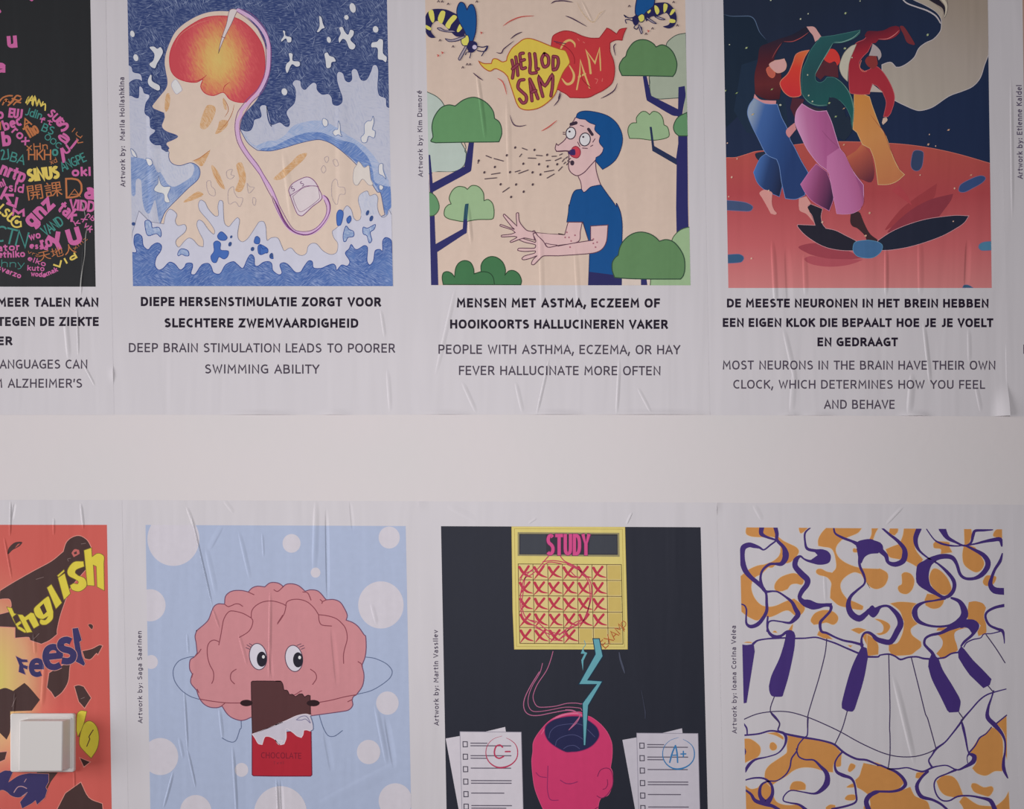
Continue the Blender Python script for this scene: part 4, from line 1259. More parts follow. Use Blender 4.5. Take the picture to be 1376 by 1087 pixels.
    for t in ('@a 880 560 895 640 885 725', '@a 915 530 925 600 935 700', '@a 885 640 935 600', '@a 985 495 955 505 960 570 970 635 1005 630', '@a 962 565 995 555',
              '@a 1042 500 1050 590 1048 675 1105 675', '@a 1090 500 1100 570 1105 645 1125 640', '@a 1180 500 1155 550 1175 620 1215 600 1215 530 1180 500', '@a 1262 525 1258 590 1262 650', '@a 1262 525 1300 535 1308 590 1290 640 1262 650',
              '@a 990 740 950 750 935 810 970 850 1010 890 1010 940 980 955 950 920', '@a 1045 735 1055 830 1065 935', '@a 1045 735 1085 820 1120 915', '@a 1065 855 1100 840',
              '@a 1165 895 1140 800 1130 720 1185 795 1250 700 1255 790 1240 890'):
        blk(t, 26)
    p.begin('printed_motion_lines')
    for c, t in (('47324a', '@a 1240 38 1280 15 1376 12'), ('47324a', '@b 0 8 60 12 135 25'), ('47324a', '@a 735 488 780 495 805 455 900 380'), ('47324a', '@a 865 365 915 325 975 298'), ('b5544e', '@a 797 245 860 200 960 160 1085 150'),
                 ('47324a', '@a 520 675 560 710 615 748'), ('b5544e', '@a 745 725 790 755 815 810 832 880'), ('47324a', '@a 1335 865 1310 930 1265 985'), ('47324a', '@c 862 240 880 300 905 335 955 345 1015 332'),
                 ('b5544e', '@c 1150 390 1220 350 1298 288'), ('47324a', '@b 65 150 130 175 265 250'), ('47324a', '@b 535 405 513 435 530 520'), ('47324a', '@b 548 770 520 835 460 880 390 915'),
                 ('47324a', '@b 20 850 0 920'), ('b5a07c', '@b 170 20 230 130 320 210 380 130 430 100')):
        p.begin('printed_motion_line')
        p.stroke(c, 1.2 if c != 'b5a07c' else .5, t, taper=True)
    # wasps
    p.begin('printed_wasp')
    YE = 'cfc262'
    p.fill('2b2950', '@a 130 350 95 320 78 260 78 190 95 130 140 95 200 88 280 98 370 140 k 440 240 440 330 k 370 340 310 290 k 270 250 210 200 180 195 150 215 132 250 132 300 170 350 k', '2b2950', .6)
    for t in ('@a 82 235 132 262 125 285 85 265', '@a 110 112 150 100 165 180 150 215 125 180', '@a 195 185 225 108 265 118 235 220', '@a 335 145 372 165 320 230 300 270 265 235', '@a 400 225 435 240 390 300 370 290'):
        p.fill(YE, t, None, sm=True)
    p.fill('1f4f88', '@a 405 25 440 40 465 95 k 490 50 520 50 545 110 552 200 545 300 520 385 k 480 380 440 290 390 200 370 120 380 60', '2b2950', 1.0)
    p.fill(YE, '@a 415 350 k 470 330 485 380 470 425 k 430 425 410 390', '2b2950', .8)
    p.fill('2b2950', '@a 480 395 530 385 560 410 550 460 515 490 480 480 465 440')
    p.ell('b9aec4', 535, 440, 24, 24, 0, '2b2950', .8, 'a')
    p.stroke('2b2950', 1.0, '@a 560 432 610 440 655 430 640 470 600 480 560 470')
    p.stroke('2b2950', 1.0, '@a 655 430 600 520')
    p.stroke('2b2950', 1.0, '@a 460 490 450 510 M'.replace(' M', ''))
    p.fill('9a8f96', '@a 450 430 465 440 400 560 385 545', '2b2950', .8)
    p.fill('9a8f96', '@a 265 362 320 372 430 340 450 345 380 380 300 388', '2b2950', .8)
    p.fill('9a8f96', '@a 190 265 220 262 260 285 330 285 360 300 280 300 215 285', '2b2950', .8)
    p.stroke('2b2950', 1.0, '@a 470 485 500 490 490 540')
    p.begin('printed_wasp')
    p.fill('2b2950', '@b 815 200 k 800 150 820 80 880 40 950 30 1010 35 1060 80 1088 140 1090 200 1065 245 1020 265 970 250 k 1020 235 1040 190 1020 140 990 120 920 150 860 155', '2b2950', .6)
    for t in ('@b 890 55 920 70 935 110 915 140 895 110', '@b 975 42 1010 50 1000 100 975 120', '@b 1055 90 1082 100 1050 140 1030 140', '@b 1035 180 1080 190 1075 215 1030 212', '@b 815 85 840 80 855 105 830 130'):
        p.fill(YE, t)
    p.fill('1f4f88', '@b 725 0 k 895 -10 k 880 60 820 110 780 150 720 145 712 80', '2b2950', 1.0)
    p.fill(YE, '@b 735 165 770 135 795 150 795 190 760 210', '2b2950', .8)
    p.fill('2b2950', '@b 685 175 715 145 740 165 745 210 720 240 695 225')
    p.stroke('2b2950', 1.0, '@b 695 165 650 170 610 145 625 165 M'.replace(' M', ''))
    p.stroke('2b2950', 1.0, '@b 690 200 650 185 620 190 630 220')
    p.stroke('2b2950', 1.0, '@b 715 235 700 260 725 275 740 255 770 260 770 310')
    p.fill('9a8f96', '@b 740 240 750 235 778 300 765 315', '2b2950', .8)
    p.fill('9a8f96', '@b 815 175 870 215 905 222 860 190 820 165', '2b2950', .8)
    p.fill('9a8f96', '@b 890 155 940 185 985 185 940 165', '2b2950', .8)
    p.begin('printed_specks', stuff=True)
    for x, y, at in ((200, 18, 'a'), (235, 20, 'a'), (290, 42, 'a'), (555, 20, 'a'), (335, 435, 'a'), (215, 378, 'a'), (465, 600, 'a'), (492, 600, 'a'), (425, 628, 'a'), (655, 62, 'b'), (1065, 25, 'b'), (1100, 240, 'b'), (810, 318, 'b'), (870, 268, 'b')):
        p.stroke('5a4a50', .9, '@%s %d %d %d %d %d %d' % (at, x - 8, y + 6, x + 2, y - 8, x + 9, y + 6))
    for x, y, at in ((240, 492, 'a'), (200, 518, 'a'), (600, 308, 'a'), (835, 292, 'b')):
        p.stroke('b5544e', .9, '@%s %d %d %d %d %d %d' % (at, x - 10, y - 6, x + 4, y - 2, x - 6, y + 8))
    captions(p, [('MENSEN MET ASTMA, ECZEEM OF', 613.8, 887, 400.7, 413.2, .3), ('HOOIKOORTS HALLUCINEREN VAKER', 604.8, 897.4, 429.3, 441.7, .3)],
             [('PEOPLE WITH ASTHMA, ECZEMA, OR HAY', 589.2, 914.2, 463.0, 475.6, .6), ('FEVER HALLUCINATE MORE OFTEN', 616.7, 887.5, 491.5, 504.0, .4)],
             ('Artwork by: Kim Dumor\u00e9', 237.3, 122.3, 561.8, 568.4, 1.5))


# ------------------------------------------------------------------ upper row, fourth sheet: dancers on a clock
def poster_dancers():
    p = Poster('poster', 'upper poster of three dancers in flared trousers on a red clock face',
               [(971.2, -32), (1326.6, -32), (1332.6, 387), (978.7, 387)],
               [(941.2, -66), (1342.6, -66), (1354.5, 559.4), (953.4, 557.6)],
               dict(a=(960, 0), b=(1150, 0), c=(960, 120), d=(1150, 120), e=(960, 240), f=(1150, 240)),
               LU[3], [(1037, 320, 1042, 420, 6, .9), (1056, 330, 1060, 420, 8, -.5), (1080, 340, 1082, 400, 6, .6), (1190, 330, 1190, 400, 5, .9), (1235, 320, 1236, 400, 7, .6), (1300, 320, 1297, 390, 7, -.6),
                       (1052, 440, 1070, 520, 6, .6), (1240, 430, 1250, 520, 5, .7), (1225, 500, 1220, 558, 8, .8), (1301, 440, 1302, 490, 5, .4), (1066, 500, 1062, 556, 7, .5), (1310, 515, 1318, 555, 5, .4), (1352, 460, 1353, 520, 3, .3)], 0.6, 4.0,
               lifts=[(1356, 560, 24, 50, 5.5), (1230, 559, 26, 9, 2.4), (1100, 559, 26, 7, 1.6), (1062, 559, 16, 7, 1.4)])
    p.grad('floor', [(0, '9c4a43'), (.35, '984246'), (.7, 'a8575a'), (1, 'b06e6e')], (1150, 190), (1150, 390))
    p.grad('sky', [(0, '242b3b'), (.5, '232c42'), (1, '222c45')], (1100, 0), (1200, 180))
    p.grad('redtop', [(0, '262633'), (.35, '47242c'), (.7, '5a2a2d'), (1, '3b2029')], (1025, 50), (1035, 140))
    p.grad('bluep', [(0, '7c8ba0'), (.22, '3d5a8e'), (.6, '2f4878'), (1, '283a63')], (1004, 170), (1070, 190))
    p.grad('bluel', [(0, '42639b'), (.45, '2a3c63'), (1, '232a42')], (1012, 235), (1050, 245))
    p.grad('pinkp', [(0, 'b986a8'), (.3, 'a4658c'), (.6, '9a5480'), (1, '8a4a72')], (1070, 180), (1125, 170))
    p.grad('pinkq', [(0, 'ab6b93'), (.5, 'a3618a'), (.8, '99557c'), (1, '5a3550')], (1110, 250), (1162, 240))
    p.grad('pinkl', [(0, 'a35f8a'), (.5, '7a3f62'), (1, '3d2740')], (1076, 250), (1118, 262))
    p.grad('green', [(0, '2a5657'), (.45, '28484c'), (1, '245150')], (1080, 40), (1140, 150))
    p.grad('scarlet', [(0, '5a2430'), (.35, '8c2a35'), (1, '94303a')], (1165, 45), (1185, 110))
    p.grad('gold', [(0, 'b3783f'), (.5, 'b47c4c'), (1, 'a86a48')], (1150, 130), (1200, 240))
    p.grad('goldl', [(0, 'b8714a'), (.4, '9a4f42'), (1, '5d2f3a')], (1140, 190), (1172, 240))
    p.grad('cream', [(0, '8a7e73'), (.5, '948a82'), (1, '9a9288')], (1290, 0), (1230, 140))
    p.grad('flame', [(0, 'c0623c'), (.4, 'c23c32'), (1, 'b03236')], (1080, 68), (1068, 128))
    field(p, '#sky')
    p.begin('printed_night_shape')
    p.fill('1f2937', '@a 60 130 150 148 250 148 330 150 375 185 400 250 420 300 475 365 k 560 500 k 400 900 k @c 60 400 k', None)
    p.fill('222e3f', '@a 250 600 k 560 500 k 640 800 k @c 700 480 k 300 400 k 180 200 k')
    p.stroke('4e5f78', 1.1, '@a 85 132 150 150 250 150 330 152 372 185 398 250 420 300 475 365', taper=True)
    p.begin('printed_clock_face')
    p.fill('#floor', '@c 60 665 200 630 300 600 380 575 470 568 k 730 515 k 900 495 1100 485 1340 487 @d 320 500 500 515 700 545 950 600 1260 690 k @f 1290 1087 k @e 60 1087 k', 'c46a5c', .7)
    p.fill('262e3e', '@c 375 600 400 585 470 578 460 620 430 670 390 640')
    # ghost hands
    p.fill('8a3e48', '@e 775 635 850 605 940 597 1050 610 1200 650 k 1376 735 k 1200 750 1050 740 930 715 850 685')
    p.fill('9a4a53', '@e 830 740 900 715 1050 740 1376 748 k 1300 780 1200 805 1060 815 930 800 860 775')
    p.fill('8c3b40', '@f 270 470 400 300 520 200 650 110 750 45 k 730 160 690 200 600 250 450 350 340 440')
    p.fill('7c3640', '@f 290 500 400 380 540 270 700 190 900 140 k 880 200 830 270 770 350 k 560 400 420 450')
    p.fill('9a4046', '@f 480 160 k 520 250 k 330 110 k 400 60 k')
    p.begin('printed_clock_marks')
    p.mats
    for i, t in enumerate(('@d 525 590 550 565 600 568 625 590 615 700 590 745 555 755 520 735 508 690', '@d 950 930 970 880 1060 830 1140 800 1185 805 1198 830 1160 870 1080 915 1010 950 965 950',
                           '@f 1260 580 k 1190 585 1145 605 1135 640 1165 665 1260 662 k', '@f 985 1010 k 1000 985 1040 985 1085 1010 k', '@e 100 200 k 220 210 300 225 355 260 330 300 240 300 100 292 k',
                           '@e 100 705 k 220 698 262 715 270 745 240 775 100 785 k')):
        p.begin('printed_clock_mark')
        p.fill(('33405c', '34466e', '46718c', '34536a', '3c4a68', '33506e')[i], t, '6b5f80', .7)
    p.begin('printed_clock_hands')
    p.fill('272630', '@e 765 430 830 428 930 432 k 900 340 870 300 858 265 890 235 k 1000 280 k 985 350 1000 420 1030 460 k 1120 480 1220 530 1310 575 k 1300 668 k 1180 665 1060 645 960 605 860 540 800 485', 'c08a90', .6)
    p.fill('242836', '@f 200 575 k 330 490 480 425 650 375 820 350 930 340 1045 345 k 1000 410 920 465 800 530 640 590 480 635 330 660 240 665 k', 'c08a90', .6)
    p.fill('3a2a2e', '@e 1260 320 k 1330 305 k @f 40 320 k 80 420 130 510 200 565 k 200 590 k 100 580 k 90 540 k @e 1376 510 k 1320 460 1275 440 1255 400', None)
    p.fill('3d5f84', '@e 1280 640 1290 600 1320 580 1376 572 @f 120 570 200 585 240 610 245 645 220 690 160 730 90 735 20 720 -15 690 -27 655', '53809c', .7)
    # cream scarf
    p.begin('printed_scarf')
    p.fill('#cream', '@b 530 0 k 640 50 740 110 785 170 790 230 780 290 720 360 640 400 580 450 540 530 470 590 410 620 370 622 k 330 580 290 580 240 600 k 250 700 330 800 360 930 k 450 975 560 1020 630 1018 720 985 860 890 980 845 1080 800 1150 720 1190 600 1225 510 k 1240 -20 k', 'aaa3a6', .9)
    p.brush('aaa3a6', '@b 420 -20 10, 470 30 12, 560 65 12, 660 100 14, 740 150 14, 782 215 10')
    p.fill('9a9084', '@b 520 -10 k 600 30 700 80 770 140 790 180 800 150 k 800 110 740 50 640 -20 k')
    p.fill('2a2630', '@b 640 -20 k 740 40 800 80 820 155 k 825 70 790 20 750 -20 k')
    p.brush('b1a898', '@b 790 -20 30, 830 40 24, 835 100 16, 820 160 5')
    p.stroke('4a444a', .6, '@b 840 -20 850 60 840 120 820 165')
    p.begin('printed_dancer')
    # right dancer, red top and gold trousers
    p.fill('#goldl', '@d 60 500 k 0 570 k -120 650 -130 690 -80 790 k 40 830 k 140 860 170 760 140 600 k')
    p.fill('#gold', '@c 1290 -60 k @d 0 20 k 125 70 k 160 180 230 360 280 440 340 620 400 740 450 790 k 380 850 300 880 205 882 k 180 700 160 620 130 548 k 60 510 k 10 400 k @c 1280 370 k 1290 200 k', 'c99a70', .8)
    p.stroke('8c4a38', .8, '@d 130 230 200 320 260 400 320 560 420 780', taper=True)
    p.fill('#scarlet', '@a 1240 560 k 1265 480 1310 400 1376 370 @b 60 370 100 340 k 150 400 k 110 480 k 60 530 30 580 40 630 80 660 k 130 640 150 610 k 200 620 260 680 320 780 355 880 350 960 320 1050 k 295 1080 k 255 1080 k 280 950 250 860 k 200 800 150 775 k 125 870 k @a 1376 875 1300 870 1250 850', 'a85055', .8)
    p.fill('#scarlet', '@b 80 330 k 110 290 200 290 k 260 280 320 250 370 240 k 400 250 k 405 300 350 350 280 370 210 368 k 180 400 k 130 400 k')
    p.stroke('c56d6c', 1.1, '@b 205 362 290 360 360 320 400 280', taper=True)
    p.fill('6b3036', '@b 405 250 440 245 500 330 545 410 520 415 470 390 440 320')
    p.fill('7a3434', '@b 85 560 120 520 190 520 k 200 600 160 640 k 120 620 100 600')
    p.fill('9a8f90', '@b 155 405 k 190 430 225 470 235 520 210 560 k 200 520 k 120 515 k 140 460')
    p.fill('a89c94', '@b 155 780 k 250 855 k 130 850 k', None)
    p.stroke('b86a5c', .9, '@b 50 560 35 620 60 660 100 660')
    p.fill('c8a090', '@d 250 270 k 280 260 290 290 250 330 k 240 310 k')
    # crescent
    p.fill('a9a496', '@a 1312 410 k 1260 430 1200 490 1165 570 1155 630 1180 700 1230 755 k 1235 650 1250 560', '8c8678', .6)
    p.begin('printed_dancer')
    # left dancer
    p.fill('#redtop', '@a 375 870 k 370 700 400 560 420 440 500 400 600 360 k 720 320 840 250 k 870 300 820 350 740 385 630 395 k 590 460 560 520 550 550 k 600 600 620 760 600 920 k 480 920', None)
    p.stroke('9a4a4c', 1.0, '@a 640 385 720 385 800 350 870 300', taper=True)
    p.stroke('8a4444', .8, '@a 620 400 570 470 530 545', taper=True)
    p.fill('c28d8a', '@a 850 248 k 920 250 960 300 990 345 k 930 388 k 910 330 885 300 k')
    p.fill('a8574a', '@a 480 640 520 620 560 680 540 720 500 700', 'b8604a', .8)
    p.fill('c28d8a', '@a 505 600 560 560 k 600 555 645 545 k 665 600 650 650 600 675 560 665', 'c98e80', .7)
    p.fill('b97f82', '@a 370 870 k 420 920 500 930 570 932 k 568 962 k 480 968 400 940 362 905 k')
    p.fill('#bluel', '@c 470 600 k 420 640 360 770 k 400 870 480 940 600 995 k 625 900 k 620 760 580 640 k', '5a76a8', .6)
    p.fill('c0837e', '@c 415 960 460 930 520 945 k 535 960 k @e 530 230 550 290 575 320 560 335 520 325 k 480 250 440 180 k')
    p.fill('c0837e', '@c 780 1010 k 850 990 k @e 890 230 k 860 260 880 310 920 410 k 850 330 790 300 778 250 k')
    p.fill('#bluep', '@c 365 85 k 450 130 510 140 580 140 k 620 260 670 360 700 470 k 740 540 800 660 865 770 k 850 870 835 980 k 760 1015 710 1018 655 1010 k 620 860 600 720 575 650 k 480 600 400 450 340 330 305 230 320 150', '6079a5', .8)
    p.fill('b47a7c', '@c 665 375 740 310 k 755 370 k 690 450 k 665 420')
    p.begin('printed_dancer')
    # centre dancer
    p.fill('#flame', '@a 875 465 k 800 480 750 510 725 580 680 680 620 740 605 780 640 850 700 895 770 895 800 880 k 790 740 800 640 830 540', 'c0705c', .9)
    p.fill('4a2a34', '@a 720 900 k 830 920 k 800 1000 k 740 1087 k 700 1000 k')
    p.fill('33303a', '@c 805 130 k 920 170 k 1020 190 k 1000 210 k 860 190 k')
    p.fill('b83a36', '@a 1030 520 1060 460 1110 460 1150 510 1160 570 1135 610 k 1110 570 1060 585 1010 550')
    p.fill('502b33', '@a 1010 560 k 1060 585 k 1110 575 k 1140 620 k 1145 720 k 1020 700 k 980 740 k 930 700 k 950 650 k', None)
    p.fill('#green', '@a 980 345 k 920 420 880 480 850 560 815 640 805 740 805 860 k 860 940 950 980 1060 975 k 1070 900 k 1160 930 k 1220 1000 1260 1087 k @c 1270 370 k 1285 240 1280 120 1240 20 @a 1180 770 1110 720 1040 715 k 1010 750 970 765 935 740 930 690 k 980 590 1040 500 1095 400 k 1180 395 1280 360 1340 310 1345 280 k 1250 300 1100 330 k', '3f6a68', .7)
    p.fill('252e3c', '@a 1060 900 k 1120 910 1180 960 1215 1087 k @c 1240 250 1270 380 1200 480 k 1130 440 k 1030 200 k')
    p.stroke('6f8f86', 1.1, '@a 1105 392 1180 390 1280 350 1345 290', taper=True)
    p.stroke('6f8f86', .8, '@a 930 690 1000 560 1095 400', taper=True)
    p.stroke('5c7a72', 1.1, '@a 1110 722 1180 770 1250 870 1285 1000 @c 1285 200 1270 350', taper=True)
    p.stroke('5c7a72', .8, '@a 810 880 880 950 960 975 1040 970', taper=True)
    p.fill('#pinkl', '@c 940 690 k 880 760 795 880 k 840 960 910 1040 @e 1060 300 k 1100 180 1080 60 1040 -60 k', 'b36f9a', .6)
    p.fill('#pinkp', '@c 808 135 k 880 180 950 205 1035 200 k 1080 300 1120 430 1160 550 1200 600 1280 760 @e 1376 60 k 1376 200 1345 285 k 1280 320 1200 330 1130 325 k 1090 120 1060 -40 1035 -80 k @c 960 690 860 560 800 440 750 330 745 270 760 200', 'b88aac', .8)
    p.fill('#pinkq', '@c 1150 545 k 1200 600 1280 760 1340 900 1376 980 @e 1385 150 1376 230 1345 285 k 1280 320 1200 330 1130 325 k 1090 120 1060 -40 1035 -80 k @c 1040 620 k')
    p.stroke('7f4468', .7, '@c 990 380 1060 460 1160 550', taper=True)
    p.begin('printed_sparkles', stuff=True)
    rnd = random.Random(11)
    for t in ('a 520 5', 'a 795 178', 'a 865 130', 'a 1210 125', 'a 1345 12', 'a 138 415', 'a 295 445', 'a 205 862', 'a 530 828', 'a 870 885', 'a 905 940', 'a 1060 955', 'a 608 973', 'a 355 1060', 'a 860 695', 'a 1120 1080',
              'a 1205 450', 'a 1270 535', 'b 662 325', 'd 855 378', 'd 678 420', 'd 668 512', 'd 735 527', 'd 592 795', 'd 1063 795', 'd 910 918', 'c 208 645', 'c 158 815', 'c 118 500', 'c 500 940', 'c 130 995', 'c 1195 515',
              'c 350 235', 'e 340 740', 'e 995 405', 'f 125 320', 'f 88 530', 'f 898 397', 'd 262 270', 'a 98 843', 'c 1195 180'):
        at, x, y = t.split()
        x, y = float(x), float(y)
        r = rnd.uniform(5, 9)
        p.ell('a3a893' if at in 'ab' else 'b89a88', x, y, r, r * 1.3, rnd.uniform(0, 90), at=at, n=7)
        if rnd.random() < .4:
            p.stroke('6f8a3c' if at in 'ab' else 'a98060', .7, '@%s %f %f %f %f' % (at, x - 14, y + 9, x + 14, y - 9), taper=True)
    captions(p, [('DE MEESTE NEURONEN IN HET BREIN HEBBEN', 976.8, 1328.4, 401.3, 413.2, .3), ('EEN EIGEN KLOK DIE BEPAALT HOE JE JE VOELT', 971.2, 1334.8, 427.4, 439.4, .3), ('EN GEDRAAGT', 1098.4, 1206.6, 453.4, 465.4, .1)],
             [('MOST NEURONS IN THE BRAIN HAVE THEIR OWN', 971.2, 1337.5, 484.4, 496.6, .3), ('CLOCK, WHICH DETERMINES HOW YOU FEEL', 985.3, 1323.8, 510.4, 522.3, .3), ('AND BEHAVE', 1107.2, 1202.2, 537.2, 549.4, .1)])


def poster_next_upper():
    p = Poster('poster', 'upper poster cut off by the right edge, only its white margin and credit showing',
               [(1372 + 1.5, -32), (1722, -32), (1731, 388), (1379, 387)], [(1343.2, -66), (1743, -66), (1755, 561), (1355.1, 559.4)],
               dict(a=(1320, 0, 1)), LU[4], [(1358, 100, 1360, 300, 4, .5)], 0.5, 5.0, base=0.0002)
    field(p, '8b6f62')
    p.begin('english_caption', clip=False)
    p.line('PEOPLE WHO WRITE BY HAND', MD, 1375.0, 1720, 463, 475.5, 0.13)
    p.flush()
    captions(p, [('WIE MET DE HAND SCHRIJFT', 1380, 1700, 401, 413, .3)], [], ('Artwork by: Etienne Kaidel', 240, 115.0, 1367.0, 1374.4, 1.6))


# ------------------------------------------------------------------ lower row, second sheet: brain eating chocolate
def poster_chocolate():
    p = Poster('poster', 'lower poster with a pink smiling brain nibbling a chocolate bar on polka-dot blue',
               [(195.6, 705.3), (545.2, 706.8), (553.2, 1122), (202.6, 1122)],
               [(163.6, 671.8), (563.3, 673.4), (576, 1296), (176.4, 1296)],
               dict(a=(180, 690), b=(370, 690), c=(180, 820), d=(370, 820), e=(180, 929), f=(370, 929)),
               LL[1], [(a, b, c, d, w, h * .85) for a, b, c, d, w, h in [(256, 690, 286, 818, 2.6, 1.5), (250, 680, 262, 712, 4, .8), (281, 740, 300, 705, 7, .5), (276, 735, 290, 800, 6, .6), (284, 815, 295, 845, 3, .8),
                       (320, 712, 336, 780, 5, .7), (352, 715, 354, 750, 3, .6), (363, 790, 361, 915, 4, 1.2), (424, 670, 421, 770, 7, 1.0), (438, 680, 440, 810, 4.5, -1.1), (320, 850, 332, 895, 4, .7),
                       (445, 840, 453, 925, 6, -.6), (247, 925, 252, 1010, 3, 1.2), (251, 1005, 263, 1060, 3, 1.2), (233, 1035, 219, 1087, 3.5, 1.0), (312, 1000, 318, 1100, 4, 1.3), (294, 950, 299, 995, 4, .8),
                       (371, 1045, 374, 1110, 3.5, 1.4), (377, 1045, 380, 1110, 4, -.8), (503, 945, 520, 1030, 6, .9), (517, 960, 530, 1035, 7, -.8), (435, 980, 446, 1040, 7, -.5), (240, 990, 246, 1020, 4, .7),
                       (251, 850, 253, 880, 3, .5), (300, 672, 314, 690, 5, .4), (470, 672, 474, 715, 4, -.4), (360, 860, 366, 915, 4, -.5), (498, 810, 506, 840, 5, .5), (545, 1020, 420, 1085, 14, .4)]], 0.7, 3.0,
               base=0.0001)
    p.lw = 1.2
    PK, LN = 'bf8287', '83454f'
    field(p, 'a2adc6')
    for x, y, r, at in ((365, 235, 240, 'a'), (150, 848, 143, 'a'), (150, 276, 83, 'b'), (1053, 222, 98, 'b'), (372, 546, 45, 'b'), (976, 845, 210, 'b'), (160, 478, 62, 'c'), (1036, 858, 104, 'd'),
                        (245, 602, 165, 'e'), (995, 725, 62, 'e'), (572, 1108, 145, 'e'), (1355, 1130, 245, 'e'), (862, 560, 108, 'f'), (1110, 1010, 155, 'f')):
        p.begin('printed_dot')
        p.ell('c3bec6', x, y, r, r * 1.04, 0, at=at, n=48)
    p.begin('printed_brain_figure')
    p.stroke('5b6786', .9, '@c 600 822 520 795 440 740 380 660 362 580 375 520 420 465 500 435 560 428')
    p.stroke('5b6786', .9, '@d 830 432 920 445 1020 490 1070 540 1080 580 1055 630 980 690 880 745 760 775')
    p.stroke('5b6786', .9, '@c 990 1000 992 1087 @e 990 270 980 350 950 440 920 468 870 460 815 430')
    p.stroke('5b6786', .9, '@f 405 215 430 300 460 370 495 412 550 412 620 362')
    p.fill(PK, '@a 575 1087 k @c 680 100 715 20 @a 740 860 780 835 838 838 k 845 770 880 730 930 712 1000 712 1058 725 k 1090 690 1140 672 1210 678 k 1260 640 1330 642 1376 672 @b 60 690 k 100 655 160 650 220 670 275 718 k 330 705 400 720 470 798 k 540 795 600 820 640 880 665 940 655 985 k 720 1010 770 1050 820 1120 @d 835 240 840 340 830 430 800 510 k 820 600 805 700 750 780 k 720 800 710 830 k 715 880 680 920 620 935 330 975 k 200 1000 k @c 1080 990 k 1030 1012 980 1018 910 995 860 955 815 885 k 770 900 700 895 640 860 600 800 580 740 k 530 680 525 640 540 590 k 515 540 520 460 560 430 585 395 k 575 300 565 240 580 190', '6e4a63', 1.1)
    for t in ('@a 838 838 k 870 860 905 850 940 835 975 838 1005 858', '@a 1055 725 1110 750', '@a 1085 965 k 1000 920 900 900 860 925 830 980 @c 820 130 805 220 785 320', '@c 785 290 740 275 700 295 680 340 680 420 700 500 735 570 735 640 720 675',
              '@a 1085 965 1090 900 1130 850 1200 815 1290 810 1376 835 @b 95 850 k 110 815 160 795 230 795 300 820 360 875 400 935 k 405 990 430 1030 520 1040', '@a 1085 965 @c 1100 100 1085 160 1050 205 975 250',
              '@b 100 850 80 930 20 1020', '@b 255 725 k 300 735 330 800', '@b 415 795 k 435 815 430 830', '@b 435 815 470 798', '@b 400 935 480 945 560 970 610 1010 @d 650 170 665 260 640 360 630 420 632 490',
              '@c 620 360 600 390 560 430', '@c 545 585 535 620', '@c 585 730 600 760', '@c 945 545 900 580 895 640 930 680', '@d 325 545 370 580 380 630 345 685', '@d 765 475 795 495 805 520', '@d 670 845 710 825',
              '@c 605 820 720 840 850 855 985 857', '@d 750 780 640 800 520 830 410 850', '@c 810 885 845 855', '@d 95 790 170 785 230 750 245 745', '@a 1295 705 1330 720 1376 680 @b 20 712 60 680', '@a 1375 940 1330 1010'):
        p.stroke(LN, 1.05, t, taper=False)
    for x, y, rot, px_, py_, at in ((1148, 428, -8, 1182, 452, 'c'), (172, 445, -8, 210, 458, 'd')):
        p.begin('printed_eye')
        p.ell('c9c4ce', x, y, 80, 122, rot, '5d4355', 1.0, at, 40)
        p.ell('26232e', px_, py_, 46, 70, 0, at=at, n=36)
        p.ell('d4d0d8', px_ + 15, py_ - 22, 13, 16, 0, at=at)
    p.begin('printed_lashes', stuff=True)
    for t in ('@c 1035 345 1070 360', '@c 1045 320 1082 342', '@c 1068 308 1095 325', '@d 200 325 238 310', '@d 225 340 262 325', '@d 240 360 270 348'):
        p.stroke('5d4355', .8, t)
    p.begin('printed_chocolate_bar')
    p.fill('523335', '@c 1085 670 1100 655 1360 655 k @d 0 655 50 657 70 690 80 735 110 742 130 780 k 160 778 185 797 220 775 k 250 775 270 800 300 785 322 790 k 325 960 k @f 330 210 k @e 1376 290 k 1095 390 k', '3c2328', 1.0)
    p.ell('2d1b20', 1040, 857, 58, 30, 0, at='c')
    p.ell('2d1b20', 350, 858, 60, 30, 0, at='d')
    p.fill('b3222f'.replace('b3222f', 'a62836'), '@e 1093 390 k 1376 380 k @f 330 350 k 338 770 k 325 783 k 0 783 k @e 1105 780 k 1093 768 k', '6a2036', 1.0)
    p.fill('bcb6c2', '@e 1095 395 k 1376 285 k @f 0 310 k 100 270 200 225 280 210 325 220 k 340 280 350 340 330 365 290 355 262 358 k 255 400 240 425 k 200 410 165 380 120 350 k 100 350 100 430 80 485 k 40 490 0 450 k @e 1376 455 k 1340 490 1300 440 1250 415 k 1210 420 1185 490 k 1150 480 1120 430', 'cfc2ca', .9)
    p.stroke('7b7693', .9, '@f 195 262 240 232 290 232 325 290 M'.replace(' M', ''))
    p.stroke('7b7693', .9, '@f 195 262 240 265 280 255 320 290')
    p.stroke('5b6786', 1.0, '@f 325 225 348 300 350 350 330 365')
    p.line('CHOCOLATE', '781f30', 350.8, 405.0, 1010.6, 1018.6, .13, .9)
    p.text('T w w i', '8a2a38', 368, 1026.5, 3.4, 0, 1.0, .2)
    captions(p, [], [], ('Artwork by: Saga Saarinen', 971.2, 848.5, 185.3, 191.6, 1.2))


